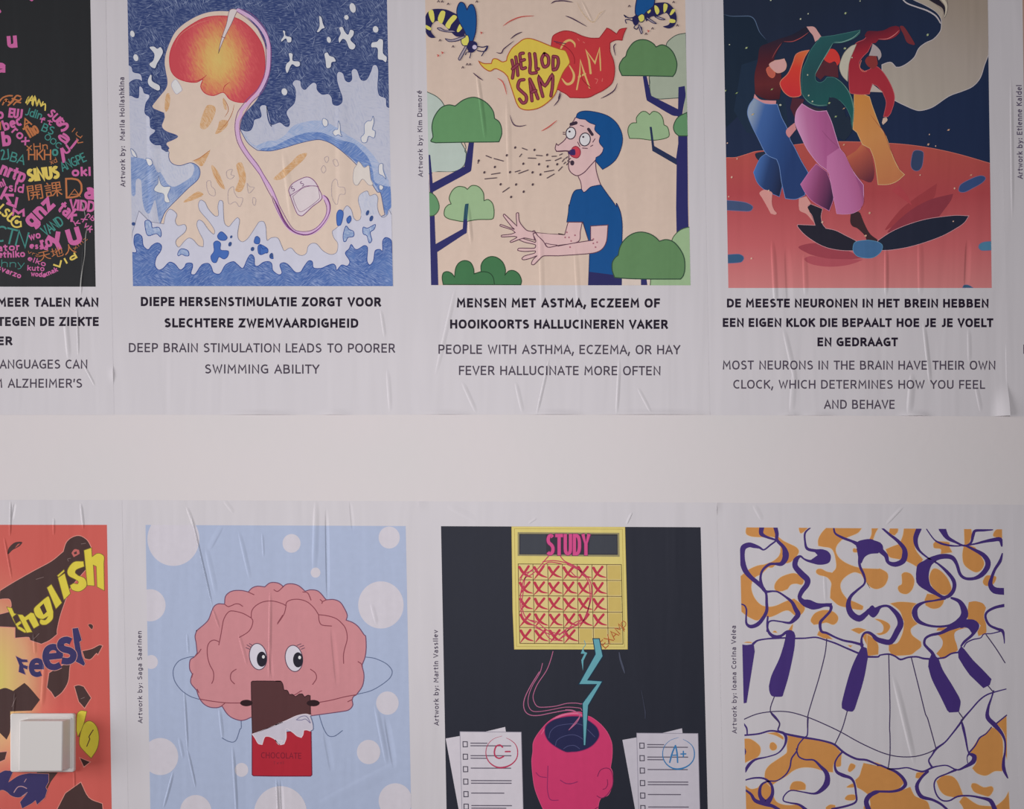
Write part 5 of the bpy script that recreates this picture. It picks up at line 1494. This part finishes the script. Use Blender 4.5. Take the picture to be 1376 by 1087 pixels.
# ------------------------------------------------------------------ lower row, third sheet: study calendar
def poster_study():
    p = Poster('poster', 'lower black poster with yellow STUDY calendar, lightning bolt and pink head',
               [(592.6, 707), (941.4, 708.4), (951.9, 1122), (600.7, 1122)],
               [(563.8, 673.5), (962.4, 675.4), (975, 1296), (576.5, 1296)],
               dict(a=(580, 690), b=(760, 690), c=(580, 820), d=(760, 820), e=(580, 929), f=(760, 929)),
               LL[2], [(842, 705, 850, 688, 3, .5), (710, 704, 722, 696, 3, .3), (600, 680, 640, 700, 8, .3)], 0.5, 6.0,
               lifts=[(565, 674, 7, 10, 1.2)], base=0.0002)
    field(p, '292b35')
    YE, GR = 'd2bd72', '6b5430'
    p.begin('printed_calendar')
    p.fill(YE, '@a 740 120 k @b 548 125 k 572 1087 k @d 572 360 k @c 765 360 k 750 0 k', 'b9a457', .6, sm=False)
    p.fill('8a8260', '@a 795 172 k @b 497 178 k 500 400 k @a 795 392 k', None, sm=False)
    p.fill('33323a', '@a 810 188 k @b 480 192 k 482 382 k @a 810 378 k', None, sm=False)
    p.fill('3c3f47', '@a 822 195 k 1055 195 k 1060 372 k 820 372 k', None, sm=False)
    p.fill('3c3f47', '@b 225 205 k 472 205 k 474 372 k 215 372 k', None, sm=False)
    p.stroke('b09c55', .8, '@a 765 140 k @b 525 145 k @d 545 340 k @c 785 335 k', sm=False, closed=True)
    # grid cells
    p.fill('dbb97e', '@a 800 468 k @b 502 468 k 520 1055 k @d 520 315 k @c 812 305 k @a 812 1050 k', None, sm=False)

    def gx(i, r):        # column line i (0..7) at row r
        return (580 + 800 / 6.88 + (i * 136.3 + r * 3.0) / 6.88)

    def gy(j, i):
        return 690 + 466 / 6.88 + (j * 146.8 + i * .9) / 6.88
    for j in range(5):
        for i in range(7):
            if i == 6 or (j == 4 and i >= 4):
                a, b, c, d = (gx(i, j) + 1.5, gy(j, i) + 1.5), (gx(i + 1, j) - 1.5, gy(j, i) + 1.5), (gx(i + 1, j) - 1.2, gy(j + 1, i) - 1.5), (gx(i, j) + 1.8, gy(j + 1, i) - 1.5)
                if j == 4:
                    b, c = (min(b[0], gx(7, 4)), b[1]), (min(c[0], gx(7, 4)), c[1])
                p.add([[a, b, c, d]], 'bfa860', 'cell')
    for i in range(8):
        p.stroke_pts('5c4628', [(gx(i, 0), gy(0, i)), (gx(i, 5), gy(5, i))], .9)
    for j in range(6):
        p.stroke_pts('5c4628', [(gx(0, j), gy(j, 0)), (gx(7, j), gy(j, 7))], .9)
    p.begin('printed_crosses', stuff=True)
    rnd = random.Random(3)
    for j in range(5):
        for i in range(6):
            if j == 4 and i >= 4:
                continue
            x, y = gx(i, j), gy(j, i)
            w, h = 19.8, 21.3
            q = lambda a, b: (x + w * a + rnd.uniform(-.4, .4), y + h * b + rnd.uniform(-.4, .4))
            p.stroke_pts('b03349', spline([q(.1, .2) + (3.7,), q(.3, .5) + (3.7,), q(.58, .74) + (3.0,), q(.95, .84) + (1.0,)], [0] * 4, False), 2)
            p.stroke_pts('b03349', spline([q(.72, .16) + (3.4,), q(.5, .42) + (3.2,), q(.28, .7) + (2.4,), q(.08, .94) + (.8,)], [0] * 4, False), 2)
    p.begin('printed_scribble', stuff=True)
    R = 'b4405a'
    for t in ('@a 1080 395 1040 440 1000 490 930 560 860 600 830 700 820 820 840 950 900 1010 980 1050 @c 1060 210 1130 225 1210 210 1300 160 1376 100',
              '@a 1190 395 1230 440 1330 490 1400 560 1450 640 1465 750 1450 880 1420 970 1350 1030 @c 1250 170 1180 230',
              '@a 1030 445 1120 435 1220 450 1300 480 1376 520', '@a 1010 510 1080 450 1200 465', '@a 940 510 870 580 850 700 835 850 870 960 960 1010',
              '@a 1250 470 1390 540 1470 640 1475 780 1440 900 1400 1000', '@c 960 160 1040 200 1090 260 1160 275 1240 230', '@c 900 90 980 110 1060 180 1140 210', '@c 1376 90 1300 130 1250 200 1190 260',
              '@a 820 620 850 560 930 530', '@a 1290 540 1330 580 1376 590'):
        p.stroke(R, 1.4, t)
    p.begin('printed_study_word')
    XS = (733.6, 745.6, 757.0, 769.2, 781.2, 793.4)
    for c, g, bo in (('57244a', -.7, .19), ('c44a80', .45, .15)):
        for i, ch in enumerate('STUDY'):
            p.last = None if i == 0 else p.last
            p.line(ch, c, XS[i] + g, XS[i + 1] - g, 717.2 + g * .5, 746.6 - g * .5, bo)
    p.begin('printed_exam_word')
    p.text('EXAM', 'a5562e', 368, 352, 74, 45, 1.12, .12, 0, 'd', 2.6)
    p.stroke('a5562e', 1.0, '@d 515 125 540 195')
    p.stroke('a5562e', 1.0, '@d 512 128 530 100 555 115 552 145 530 160')
    p.begin('printed_head')
    p.fill('bf3966', '@e 935 560 925 640 935 780 955 900 1000 1020 1050 1120 1150 1250 k @f 300 1250 k 300 1087 310 1020 330 980 k 390 960 425 890 437 800 432 740 415 705 k 430 600 430 500 415 440 380 370 320 300 240 240 190 222 @e 1376 190 1290 195 1180 220 1080 280 990 380 940 470', 'c64f78', .8)
    p.stroke('d56a8c', 2.3, '@e 1010 400 1080 300 1180 230 1290 205 1376 210 @f 60 215 160 240', taper=True)
    p.fill('26284a', '@e 1045 350 1060 310 1120 265 1200 240 1290 228 1376 232 @f 100 240 200 260 280 320 310 380 305 430 260 490 200 530 120 555 60 560 0 560 @e 1250 550 1150 515 1080 460 1048 400', '8c2c5c', .9)
    for t in ('@e 1085 430 1100 370 1160 320 1280 300 1376 305 @f 100 310 200 350 270 420', '@e 1145 500 1160 450 1220 415 1300 400 @f 60 405 130 420 190 470', '@e 1220 530 1260 505 1320 500 @f 60 505 130 530'):
        p.stroke('4a4c72', .8, t)
    p.stroke('8c2c5c', 1.2, '@e 1075 690 1072 800 1070 900 1085 980 1110 1005 1170 1005')
    p.stroke('8c2c5c', 1.2, '@e 965 750 1000 785 1060 795')
    p.stroke('8c2c5c', 1.3, '@e 1190 820 1240 850 1300 850 1345 835')
    p.stroke('8c2c5c', 1.2, '@f -10 845 40 855 110 835')
    p.stroke('7a2650', 1.1, '@f 295 785 320 730 370 708 415 725 437 790 430 880 380 960 330 985 290 965')
    p.stroke('7a2650', 1.0, '@f 385 815 388 860 370 895 345 905')
    p.stroke('7a2650', 1.0, '@f 270 1087 300 1070')
    p.begin('printed_lightning')
    TQ = '5f9ba6'
    p.fill(TQ, '@d 252 262 k 312 262 k 345 425 k 205 645 k 342 655 k 210 880 k @f 210 130 k 185 500 k 165 500 k 155 110 k 285 -65 k @d 120 685 k 275 405 k', '173247', 1.2, sm=False)
    p.stroke(TQ, .9, '@d 172 280 185 320 165 345 150 400', sm=False)
    p.fill(TQ, '@d 140 400 k 160 350 k 175 385 k 200 393 k 165 465 k 160 560 k 145 460 k 175 402 k', None, sm=False)
    p.begin('printed_steam')
    for w, t in ((1.0, '@c 1122 380 1100 460 1060 560 980 680 940 780 945 840 980 890 1050 895 1150 885 1250 860 1340 858 1376 865 @d 90 855 150 865'), (.9, '@c 1025 490 1000 580 930 700 895 800 895 880 930 930 1000 935 1100 920 1240 895 1376 905 @d 100 890 150 925'),
                 (1.1, '@c 995 570 920 690 865 800 850 880 870 940 920 970 1000 970 1100 950 1250 925 1340 940 1376 970 @e 1360 240 1330 300 1270 355'), (1.0, '@f 0 170 70 175 130 220 100 290 30 355')):
        p.stroke('ac6284', w, t, taper=False)
    for nm, at1, dx, dy, inkc, marks in (('printed_paper', 'e', 0, 0, 'ac3a58', 0), ('printed_paper', 'f', 395, 13, '3a74a6', 1)):
        p.begin(nm)
        a = at1
        X = lambda x: x + (dx if a == 'f' else 0)
        Y = lambda y: y + (dy if a == 'f' else 0)

        def P(*v):
            return '@%s ' % a + ' '.join('%g %g' % (X(v[i]), Y(v[i + 1])) for i in range(0, len(v), 2))
        W = 'c4bec6' if not marks else 'bab5bf'
        p.fill(W, P(130, 435, 260, 412, 300, 1200, 270, 1200), None, sm=False)
        p.fill(W, P(495, 372, 680, 328, 690, 400, 500, 400), None, sm=False)
        p.fill(W, P(262, 372, 828, 376, 850, 1250, 285, 1250), '8d8896', .8, sm=False)
        for k, (l1, l2) in enumerate(((150, 370), (370, 150), (365, 0), (368, 368), (298, 0), (368, 315))):
            y = 488 + k * 115.3
            x = 290 + k * 1.8
            p.stroke('4b4654', 1.25, P(x, y - 24, x + 40, y - 23, x + 41, y + 23, x + 1, y + 24), sm=False, closed=True)
            p.stroke('625c6a', 1.45, P(x + 72, y - 10, x + 72 + l1, y - 9))
            if l2:
                p.stroke('625c6a', 1.45, P(x + 72, y + 14, x + 72 + l2, y + 15))
        # grade and ring
        p.brush(inkc, P(650, 410)[:3] + ' '.join('%g %g %g' % (X(x), Y(y), w) for x, y, w in ((650, 412, 3), (570, 440, 4), (515, 500, 6), (502, 580, 8), (530, 650, 10), (590, 695, 12), (660, 703, 16), (735, 675, 12), (785, 620, 10), (795, 550, 10), (775, 490, 7), (730, 450, 5), (690, 430, 3))))
        if not marks:
            p.stroke(inkc, 2.0, P(655, 515, 630, 495, 595, 510, 580, 560, 590, 600, 625, 618, 665, 600))
            p.stroke(inkc, 2.0, P(682, 556, 725, 555))
        else:
            p.stroke(inkc, 2.0, '@f 962 655 985 570 1015 500')
            p.stroke(inkc, 2.0, '@f 1015 500 1030 570 1035 655')
            p.stroke(inkc, 1.6, '@f 975 590 1035 588')
            p.stroke(inkc, 1.8, '@f 1065 578 1110 577')
            p.stroke(inkc, 1.8, '@f 1088 553 1088 603')
    p.begin('crease_wear_gloss')  # light gloss streaks on the creases painted as paler ink, together with wear
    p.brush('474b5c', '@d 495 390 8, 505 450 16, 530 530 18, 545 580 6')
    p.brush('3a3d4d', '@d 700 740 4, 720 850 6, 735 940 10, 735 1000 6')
    captions(p, [], [], ('Artwork by: Martin Vassilev', 974.3, 847.0, 583.2, 589.9, 1.4))


# ------------------------------------------------------------------ lower row, fourth sheet: piano keys and folds
def poster_piano():
    p = Poster('poster', 'lower poster with piano keys between orange and purple brain folds',
               [(993.6, 708.5), (1346.6, 711.2), (1358.4, 1122), (1003.4, 1122)],
               [(963.0, 675.5), (1360.5, 678.2), (1374, 1296), (975.6, 1296)],
               dict(a=(980, 690), b=(1165, 690), c=(980, 820), d=(1165, 820), e=(980, 929), f=(1165, 929)),
               LL[3], [(1199, 905, 1229, 1030, 7, .8), (1190, 706, 1215, 680, 4, .4), (1012, 678, 1024, 700, 6, .3), (1107, 770, 1109, 810, 4, .3), (962, 678, 962, 695, 2.5, .8)], 0.45, 7.0,
               lifts=[(963, 676, 8, 16, 1.1)])
    OR, PU, LN = 'b07b46', '3d2d66', '3b3052'
    p.begin('artwork', parent=p.root)
    p.add([p.quad], '#paper', None)
    p.flush()
    p.parent = p.made
    H = 'bfa790'
    blobs = [
        '@a 160 120 k 290 120 k 420 120 450 210 k 500 250 560 280 620 310 645 350 620 400 570 450 k 540 460 k 440 470 400 500 360 500 k 300 560 k 230 600 205 680 230 770 290 840 360 860 430 850 520 810 600 785 k 660 830 700 870 680 920 640 950 k 600 940 550 900 500 905 430 940 370 960 320 950 k 260 990 200 970 150 940 100 900 k 100 580 k 150 540 k 190 510 260 480 320 470 k 400 440 450 400 470 360 k 470 280 430 230 380 215 k 300 220 210 215 160 195 150 160',
        '@a 490 720 k 440 720 415 690 425 640 470 590 540 560 600 550 660 570 k 690 620 670 660 620 650 570 660 540 700 k',
        '@a 640 125 k 735 125 k 690 170 660 185 645 160',
        '@a 895 130 k 1230 130 k 1190 180 1110 215 1040 245 k 1000 290 985 340 1010 400 1070 450 1150 485 1230 505 k 1376 510 @b 120 508 185 545 195 600 160 670 90 700 30 680 0 640 @a 1300 690 k 1240 600 k 1215 560 k 1150 545 1070 590 1030 650 1040 720 1090 790 k 1170 820 1240 855 k 1230 890 1180 890 k 1080 870 1010 850 960 810 930 780 k 935 700 940 640 900 590 830 570 800 545 810 515 850 510 900 535 950 545 k 985 500 980 420 960 350 930 320 870 310 820 300 k 820 240 850 180',
        '@a 780 1030 k 750 990 780 930 830 900 890 890 960 905 1005 950 1000 1000 960 1030 900 1010 850 1020',
        '@a 1140 340 1150 320 1190 330 k 1190 360 k 1150 360', '@b 40 130 k 110 130 k 80 180 55 250 k 20 240 k 40 190', '@b 210 130 k 290 130 k 285 170 255 205 k 200 185 k',
        '@b 340 130 k 460 130 k 435 220 450 330 520 425 k 470 500 k 420 470 360 440 k 300 425 220 410 195 390 170 330 k 240 300 300 280 k 330 200',
        '@b 610 280 k 640 255 760 265 760 300 k 790 360 k 680 375 k 680 330 620 320', '@b 895 140 k 965 140 k 970 200 940 290 k 1000 310 k 1060 400 1085 460 1060 520 1010 545 950 520 895 470 880 390 890 310 900 280 k',
        '@b 1165 210 1190 150 1250 140 k 1250 230 k', '@b 320 590 320 560 355 540 410 560 440 620 420 700 370 745 310 735 285 700 290 670 320 650',
        '@b 610 510 670 520 740 590 780 680 770 730 720 755 650 730 590 660 575 580', '@b 555 740 k 640 750 720 780 k 700 840 660 875 600 880 540 850 k 530 800 k',
        '@b 210 830 k 300 815 400 820 460 830 k 420 880 420 960 470 1020 k @d 430 150 405 180 420 230 500 290 k 500 340 450 380 410 410 320 420 230 420 k 200 370 k 200 310 k 280 300 330 200 340 100 k @b 330 980 300 900',
        '@b 940 820 k 1000 810 1070 830 1100 870 k 1080 950 1100 1020 1105 1087 k @d 1100 210 k 1030 240 k 1020 200 k 1050 140 k 1000 90 k 930 90 k @b 930 960 930 900',
        '@d 70 80 130 85 200 120 215 160 180 210 120 230 80 215 k 140 200 150 150 120 110', '@d 640 190 k 660 160 740 160 k 720 190 k', '@d 650 225 k 740 190 850 165 930 160 k 850 180 810 210 810 260 830 320 840 370 k 760 420 700 450 640 400 k 690 340 700 290 680 250',
        '@b 1080 600 1110 570 1190 580 1190 620 1160 660 1100 670 1070 640', '@c 400 205 k 410 190 430 190 445 210 k', '@c 540 190 k 580 130 590 130 580 200 k', '@c 810 230 k 830 190 870 190 960 270 k 870 260 k',
        '@c 1120 180 k 1190 160 1270 180 k 1200 220 k', '@c 1230 240 k 1250 210 1300 220 1376 300 k 1376 400 k 1290 425 k 1280 350', '@d 0 220 k 60 260 105 320 105 410 k 0 425 k', '@c 130 300 k 160 290 200 292 215 305 k', '@c 1090 320 k 1140 325 k 1120 345 k',
        '@e 340 385 k 440 375 k 500 420 500 450 k 430 410', '@e 530 395 k 680 430 860 460 970 500 1040 570 k 1035 640 1030 690 990 700 k 970 660 k 960 700 960 750 k 880 740 780 710 680 705 600 730 520 790 450 830 380 880 k 330 820 330 740 370 680 440 630 500 590 k 530 560 530 500 540 430',
        '@e 130 435 k 200 440 280 500 290 560 260 610 190 640 140 665 k', '@e 370 505 k 380 475 410 470 440 500 435 535 400 548 375 530', '@e 1095 720 1120 665 1165 680 1160 710 1120 745 1100 740', '@e 560 880 590 835 660 830 705 860 705 910 k 560 920 k',
        '@e 1080 885 1140 850 1160 880 1130 890', '@e 1070 980 1100 955 1160 955 1165 1000 1110 1010 1070 1000', '@e 140 860 k 200 900 260 890 k 300 850 380 830 k 400 900 405 950 k 430 1010 480 1040 560 1050 640 1040 k 700 1100 k 760 1290 k 140 1290 k',
        '@e 1240 660 k 1376 690 k @f 0 645 k 100 660 190 715 k 260 740 320 790 340 850 k 280 920 k 350 900 400 880 k 440 960 500 990 k 560 1020 585 1087 k 600 1290 k @e 1240 1290 k 1240 1060 k 1300 1060 1290 960 k 1220 910 1180 890 k 1160 820 k 1200 780 1220 720',
        '@e 890 1070 k 930 1045 980 1050 k 1000 1290 k 900 1290 k', '@f 450 770 k 460 750 500 745 540 750 k 500 800 450 800', '@f 640 830 k 700 780 780 780 830 820 860 880 890 960 k 850 980 800 980 k 720 960 670 910', '@f 960 880 k 970 850 1010 850 1080 885 1150 875 1170 910 1130 970 1070 960 990 930',
        '@f 950 560 k 1020 450 1090 390 1150 330 k 1200 350 1250 430 1260 520 k 1250 740 k 1180 740 1100 780 1020 760 970 710 k 1010 640', '@f 1190 295 k 1290 215 k 1295 640 k 1275 560 1280 440 1250 360', '@f 850 1020 k 900 970 980 1020 1040 1050 1150 1060 k 1200 1050 1270 990 1310 920 k 1330 1290 k 900 1290 k 890 1087']
    for i, t in enumerate(blobs):
        p.begin('printed_orange_fold', lv=2 + (i % 4) * 2)
        p.fill(OR, t, H if i not in (16, 19) else None, .7)
    # purple lines with changing thickness
    lines = ['@a 300 125 46, 295 185 40, 340 215 24, 400 235 20, 430 250 16, 380 290 16, 320 335 14, 280 315 22, 230 300 40, 180 290 46, 130 315 52, 120 380 44, 125 460 52, 150 530 50, 200 590 40, 260 640 40, 310 690 34, 340 740 22, 345 830 26, 345 900 30, 310 970 34, 260 1025 38, 200 1045 34, 160 1020 22, 155 960 16, 158 890 16, 140 850 14, 100 835 12',
             '@a 425 125 40, 440 190 34, 440 245 28, 500 310 34, 520 370 60, 515 420 56, 480 465 40, 420 465 22, 370 470 26, 310 520 22, 288 590 22, 300 670 34, 335 720 26, 400 718 16, 450 725 16, 520 770 20, 580 820 30, 610 880 40, 635 930 48, 610 970 44, 560 1010 24, 480 1000 14, 400 990 14, 360 1010 16, 350 1087 18',
             '@a 750 130 12, 700 180 18, 700 260 18, 720 325 26, 800 345 30, 860 355 50, 895 390 80, 880 430 70, 820 445 50, 740 440 24, 690 420 16, 655 395 20, 615 430 48, 610 490 50, 670 560 56, 720 610 56, 715 660 50, 670 720 44, 650 780 36, 700 830 60, 770 850 70, 850 850 34, 910 845 34, 940 860 30, 930 905 24, 880 960 24, 840 1010 28, 850 1087 24 @c 900 210 22, 980 250 18, 1060 280 20, 1140 295 22, 1230 320 26',
             '@a 965 135 16, 980 185 18, 1050 225 24, 1130 255 24, 1190 285 40, 1240 310 100, 1300 300 120, 1376 310 90 @b 60 320 70, 130 345 50, 175 390 40, 195 450 30, 260 470 46, 330 440 52, 350 380 54, 340 320 40, 280 250 30, 210 195 24, 140 135 16',
             '@a 1210 330 70, 1205 400 30, 1205 480 24, 1240 560 24, 1255 620 20, 1240 660 18, 1180 710 22, 1120 770 30, 1100 850 48, 1130 930 60, 1200 970 60, 1260 930 46, 1300 890 36, 1330 900 80, 1360 890 50 @b 60 910 80, 90 900 44, 130 860 24, 190 855 22, 240 890 36, 290 950 48, 310 1020 56, 280 1087 56 @d 220 290 50, 140 285 50, 80 260 40, 40 215 22, 0 205 14',
             '@b 480 140 50, 450 220 46, 455 290 36, 490 350 20, 570 415 14, 650 460 16, 740 540 30, 800 620 36, 805 690 36, 770 750 36, 710 775 28, 640 740 34, 570 690 60, 510 620 110, 520 530 110, 560 460 80, 640 410 50, 720 395 46, 790 410 40, 830 470 30, 860 560 28, 910 600 26, 990 600 30, 1060 565 44, 1110 500 50, 1115 440 50, 1070 380 40, 980 330 26, 900 295 16, 840 300 12, 760 295 18, 680 275 20, 620 240 12, 550 145 10',
             '@b 695 140 70, 740 220 40, 820 265 22, 900 298 16, 960 270 20, 980 200 30, 1000 160 26, 1080 155 22, 1160 150 12', '@b 900 298 14, 1000 280 16, 1080 260 24, 1160 245 34, 1230 240 40, 1245 300 16', '@b 1250 370 12, 1230 440 30, 1180 520 26, 1150 600 30, 1140 660 44, 1180 710 60, 1265 720 64',
             '@b 720 785 24, 620 805 16, 530 820 20, 460 860 40, 440 920 54, 470 990 40, 550 1030 24, 650 1045 20, 760 1035 22, 850 1000 60, 900 940 70, 890 870 56, 850 810 36, 780 780 20',
             '@b 870 1020 80, 950 1010 60, 1010 1040 44 @d 1010 170 40, 970 230 26, 900 290 24, 870 330 16', '@d 860 130 60, 760 170 40, 680 210 28, 590 230 24, 540 260 22, 530 310 24, 560 350 26, 600 390 30, 620 430 36', '@b 1265 850 30, 1180 870 26, 1110 910 22, 1095 960 22, 1130 1030 22, 1200 1065 24 @d 1250 190 30, 1265 240 16, 1270 305 8',
             '@c 355 60 18, 350 150 18, 370 210 26, 420 245 34, 480 235 24, 530 200 26, 570 205 40, 590 240 40', '@c 560 115 14, 620 60 40', '@c 220 310 24, 260 280 16, 340 265 14, 430 258 18, 530 255 14', '@c 600 260 16, 700 258 14, 800 250 14, 890 275 14, 980 305 16, 1060 340 16, 1130 370 18, 1200 400 18',
             '@c 1225 330 30, 1222 260 18, 1250 210 20, 1300 210 26, 1376 270 30', '@c 1285 430 20, 1376 430 16 @d 50 435 14, 120 415 14, 200 405 16, 260 425 16, 310 455 18, 380 435 16, 460 430 16, 520 445 18, 580 450 18', '@d 660 445 16, 720 435 16, 780 400 16, 850 388 16', '@d 895 340 10, 920 300 12, 980 270 12, 1050 255 10, 1080 220 10, 1150 215 10, 1230 195 12',
             '@e 130 405 16, 200 400 16, 280 390 16, 370 365 16, 440 370 18, 530 395 20, 680 425 22, 780 440 18, 880 460 18, 970 490 20, 1040 550 20, 1100 590 20, 1180 625 20, 1270 635 20, 1376 680 16 @f 60 660 18, 130 685 18, 200 715 18, 270 745 26, 330 800 30, 355 860 34, 310 905 28, 230 925 22, 130 925 20, 60 930 22, 10 980 26, -5 1050 30, 20 1110 30',
             '@e 130 295 14, 160 340 16, 165 395 12', '@e 380 190 12, 430 240 14, 465 300 14, 450 360 14, 500 385 24, 525 430 28, 510 500 18, 450 570 12, 350 605 12, 240 630 20, 180 680 30, 145 740 24', '@e 145 820 12, 230 800 16, 320 805 18, 380 850 22, 400 910 28, 390 970 34, 340 1030 60, 290 980 36, 280 920 30, 300 860 20, 360 830 14, 440 825 12, 520 770 14, 560 700 14, 575 620 14, 620 555 14, 640 490 12, 690 430 12, 720 405 12, 725 300 12, 728 240 12',
             '@e 620 530 12, 640 600 14, 700 630 14, 780 635 16, 840 690 26, 900 760 42, 900 850 56, 840 920 36, 780 945 18, 680 930 12, 570 915 12, 510 960 12, 500 1010 12, 560 1030 14, 640 1045 20, 700 1087 30, 800 1180 40', '@e 145 910 16, 200 950 24, 240 1010 34, 330 1040 40, 400 1060 30, 460 1095 30',
             '@e 1045 560 18, 1000 610 14, 975 670 16, 990 740 26, 1050 775 34, 1120 800 26, 1155 850 20, 1170 940 18, 1170 1020 18, 1080 1060 20, 950 1087 20', '@e 125 510 16, 145 555 22, 130 600 16', '@e 1376 930 20, 1300 960 44, 1265 1020 44, 1290 1100 50',
             '@f 190 715 12, 280 715 14, 370 705 12, 440 725 14, 520 740 18, 600 705 18, 660 690 12, 740 685 12, 830 725 14, 900 700 24, 980 650 44, 990 600 44, 945 580 20, 925 610 8, 930 660 8', '@f 600 700 20, 570 640 14, 600 590 14, 640 530 22, 720 470 14, 780 400 14, 850 310 18, 890 250 18, 960 170 14, 1040 80 14, 1110 30 14, 1200 0 12, 1285 -22 10',
             '@f 870 265 12, 890 340 26, 910 430 20, 930 540 14, 945 575 12', '@f 560 740 26, 500 800 24, 460 880 36, 500 970 36, 600 1000 24, 680 1040 22, 750 1100 22', '@f 820 725 24, 740 760 14, 650 800 14, 620 860 14, 640 950 14, 690 1005 14, 760 1010 14, 840 970 16, 950 965 16, 1060 985 22, 1140 1010 38, 1180 1087 44',
             '@f 1170 -5 14, 1150 60 14, 1120 150 24, 1115 240 40, 1180 310 44, 1240 380 30, 1275 460 18, 1275 560 16, 1262 640 26, 1265 720 34, 1300 800 12', '@f 1185 305 14, 1290 220 12', '@f 1150 330 10, 1100 390 12, 1040 430 14, 1000 500 14, 940 570 16', '@b 640 460 10, 600 430 10']
    for i, t in enumerate(lines):
        p.begin('printed_purple_line', lv=11 + i % 9)
        p.brush(PU, t)
        p.last = None
    for i, t in enumerate(('@a 770 335 850 333 905 345 938 390 925 450 870 472 800 470 735 442 k 815 385 k 785 352', '@a 1165 285 k 1200 252 1290 235 1340 248 @b 60 262 110 295 150 330 195 400 k 160 382 110 360 @a 1376 368 1300 375 1250 405 1222 460 k 1188 450 k 1190 360',
                           '@a 658 795 k 740 797 820 828 950 828 k 940 855 880 862 830 880 760 887 690 850', '@b 15 880 50 848 90 885 130 855 k 105 920 60 962 15 930', '@d 735 150 k 860 105 910 85 990 88 1035 130 1025 180 970 215 k 930 165 850 158 760 185',
                           '@b 470 470 540 430 600 425 k 640 430 k 590 490 570 580 590 670 640 740 k 560 700 500 680 455 590 455 530', '@c 525 200 k 590 195 610 235 k 600 330 k 515 290 k')):
        p.begin('printed_purple_patch', lv=20)
        p.fill(PU, t)
    p.begin('printed_key_lines', lv=22)
    thin = ['@c 900 265 885 400 830 620 760 850 725 980 722 1087', '@c 415 800 378 935 460 1040 455 1087', '@c 1090 930 1045 1087 @e 1045 320 975 490', '@c 130 1010 250 960 378 938 @e 500 185 600 200 728 240 850 290 1020 370 1200 470 1376 552 @f 0 510 100 560 220 590 330 605 450 600 560 570 640 530',
            '@d 200 405 205 600 212 900 208 1087 @f 212 400 212 580 195 710', '@d 410 440 450 600 500 800 540 960 @f 560 250 635 520', '@d 1100 225 1190 350 1275 485', '@d 1120 700 1170 760', '@d 850 945 890 1000', '@d 895 990 870 1040']
    for t in thin:
        p.stroke(LN, 1.4, t)
    for t in ('@c 115 315 k 160 320 225 310 k 235 380 k 160 855 k 125 862 k', '@c 525 225 k 570 200 k 610 235 k 600 360 550 600 500 770 k 490 795 460 800 425 800 k 390 790 370 750 365 700 k 390 600 460 450 500 330 k',
              '@c 1225 330 k 1270 350 k 1282 430 k 1240 650 1160 910 k 1140 935 1110 935 1085 932 k 1040 905 k 1040 850 1100 620 1150 480', '@d 600 395 k 660 445 k 700 550 780 680 850 800 k 865 850 850 940 k 760 945 k 740 925 k 680 800 600 640 565 520 k 570 460 k', '@d 870 330 k 900 360 k 980 460 1060 540 1150 635 k 1135 690 k 1075 720 k 950 600 k 900 530 845 440 k 840 380 k'):
        p.begin('printed_black_key', lv=24)
        p.fill(PU, t)
    captions(p, [], [], ('Artwork by: Ioana Corina Velea', 985.0, 841.3, 983.6, 990.2, 1.3))


def poster_next_lower():
    p = Poster('poster', 'lower poster at the right edge showing only a strip of bare paper margin',
               [(1391, 711.5), (1744, 714), (1756, 1122), (1401, 1122)], [(1361.0, 678.2), (1759, 681), (1772, 1296), (1374.6, 1296)],
               dict(a=(1320, 0, 1)), LL[4], [], 0.4, 8.0, base=0.0002)
    field(p, '4f6f86')
    p.flush()

LU = [.655, .675, .655, .545, .46]
LL = [.685, .705, .685, .56, .48]
for fn in ('poster_languages', 'poster_swimmer', 'poster_wasps', 'poster_dancers', 'poster_next_upper', 'poster_english', 'poster_chocolate', 'poster_study', 'poster_piano', 'poster_next_lower'):
    if fn in globals():
        globals()[fn]()
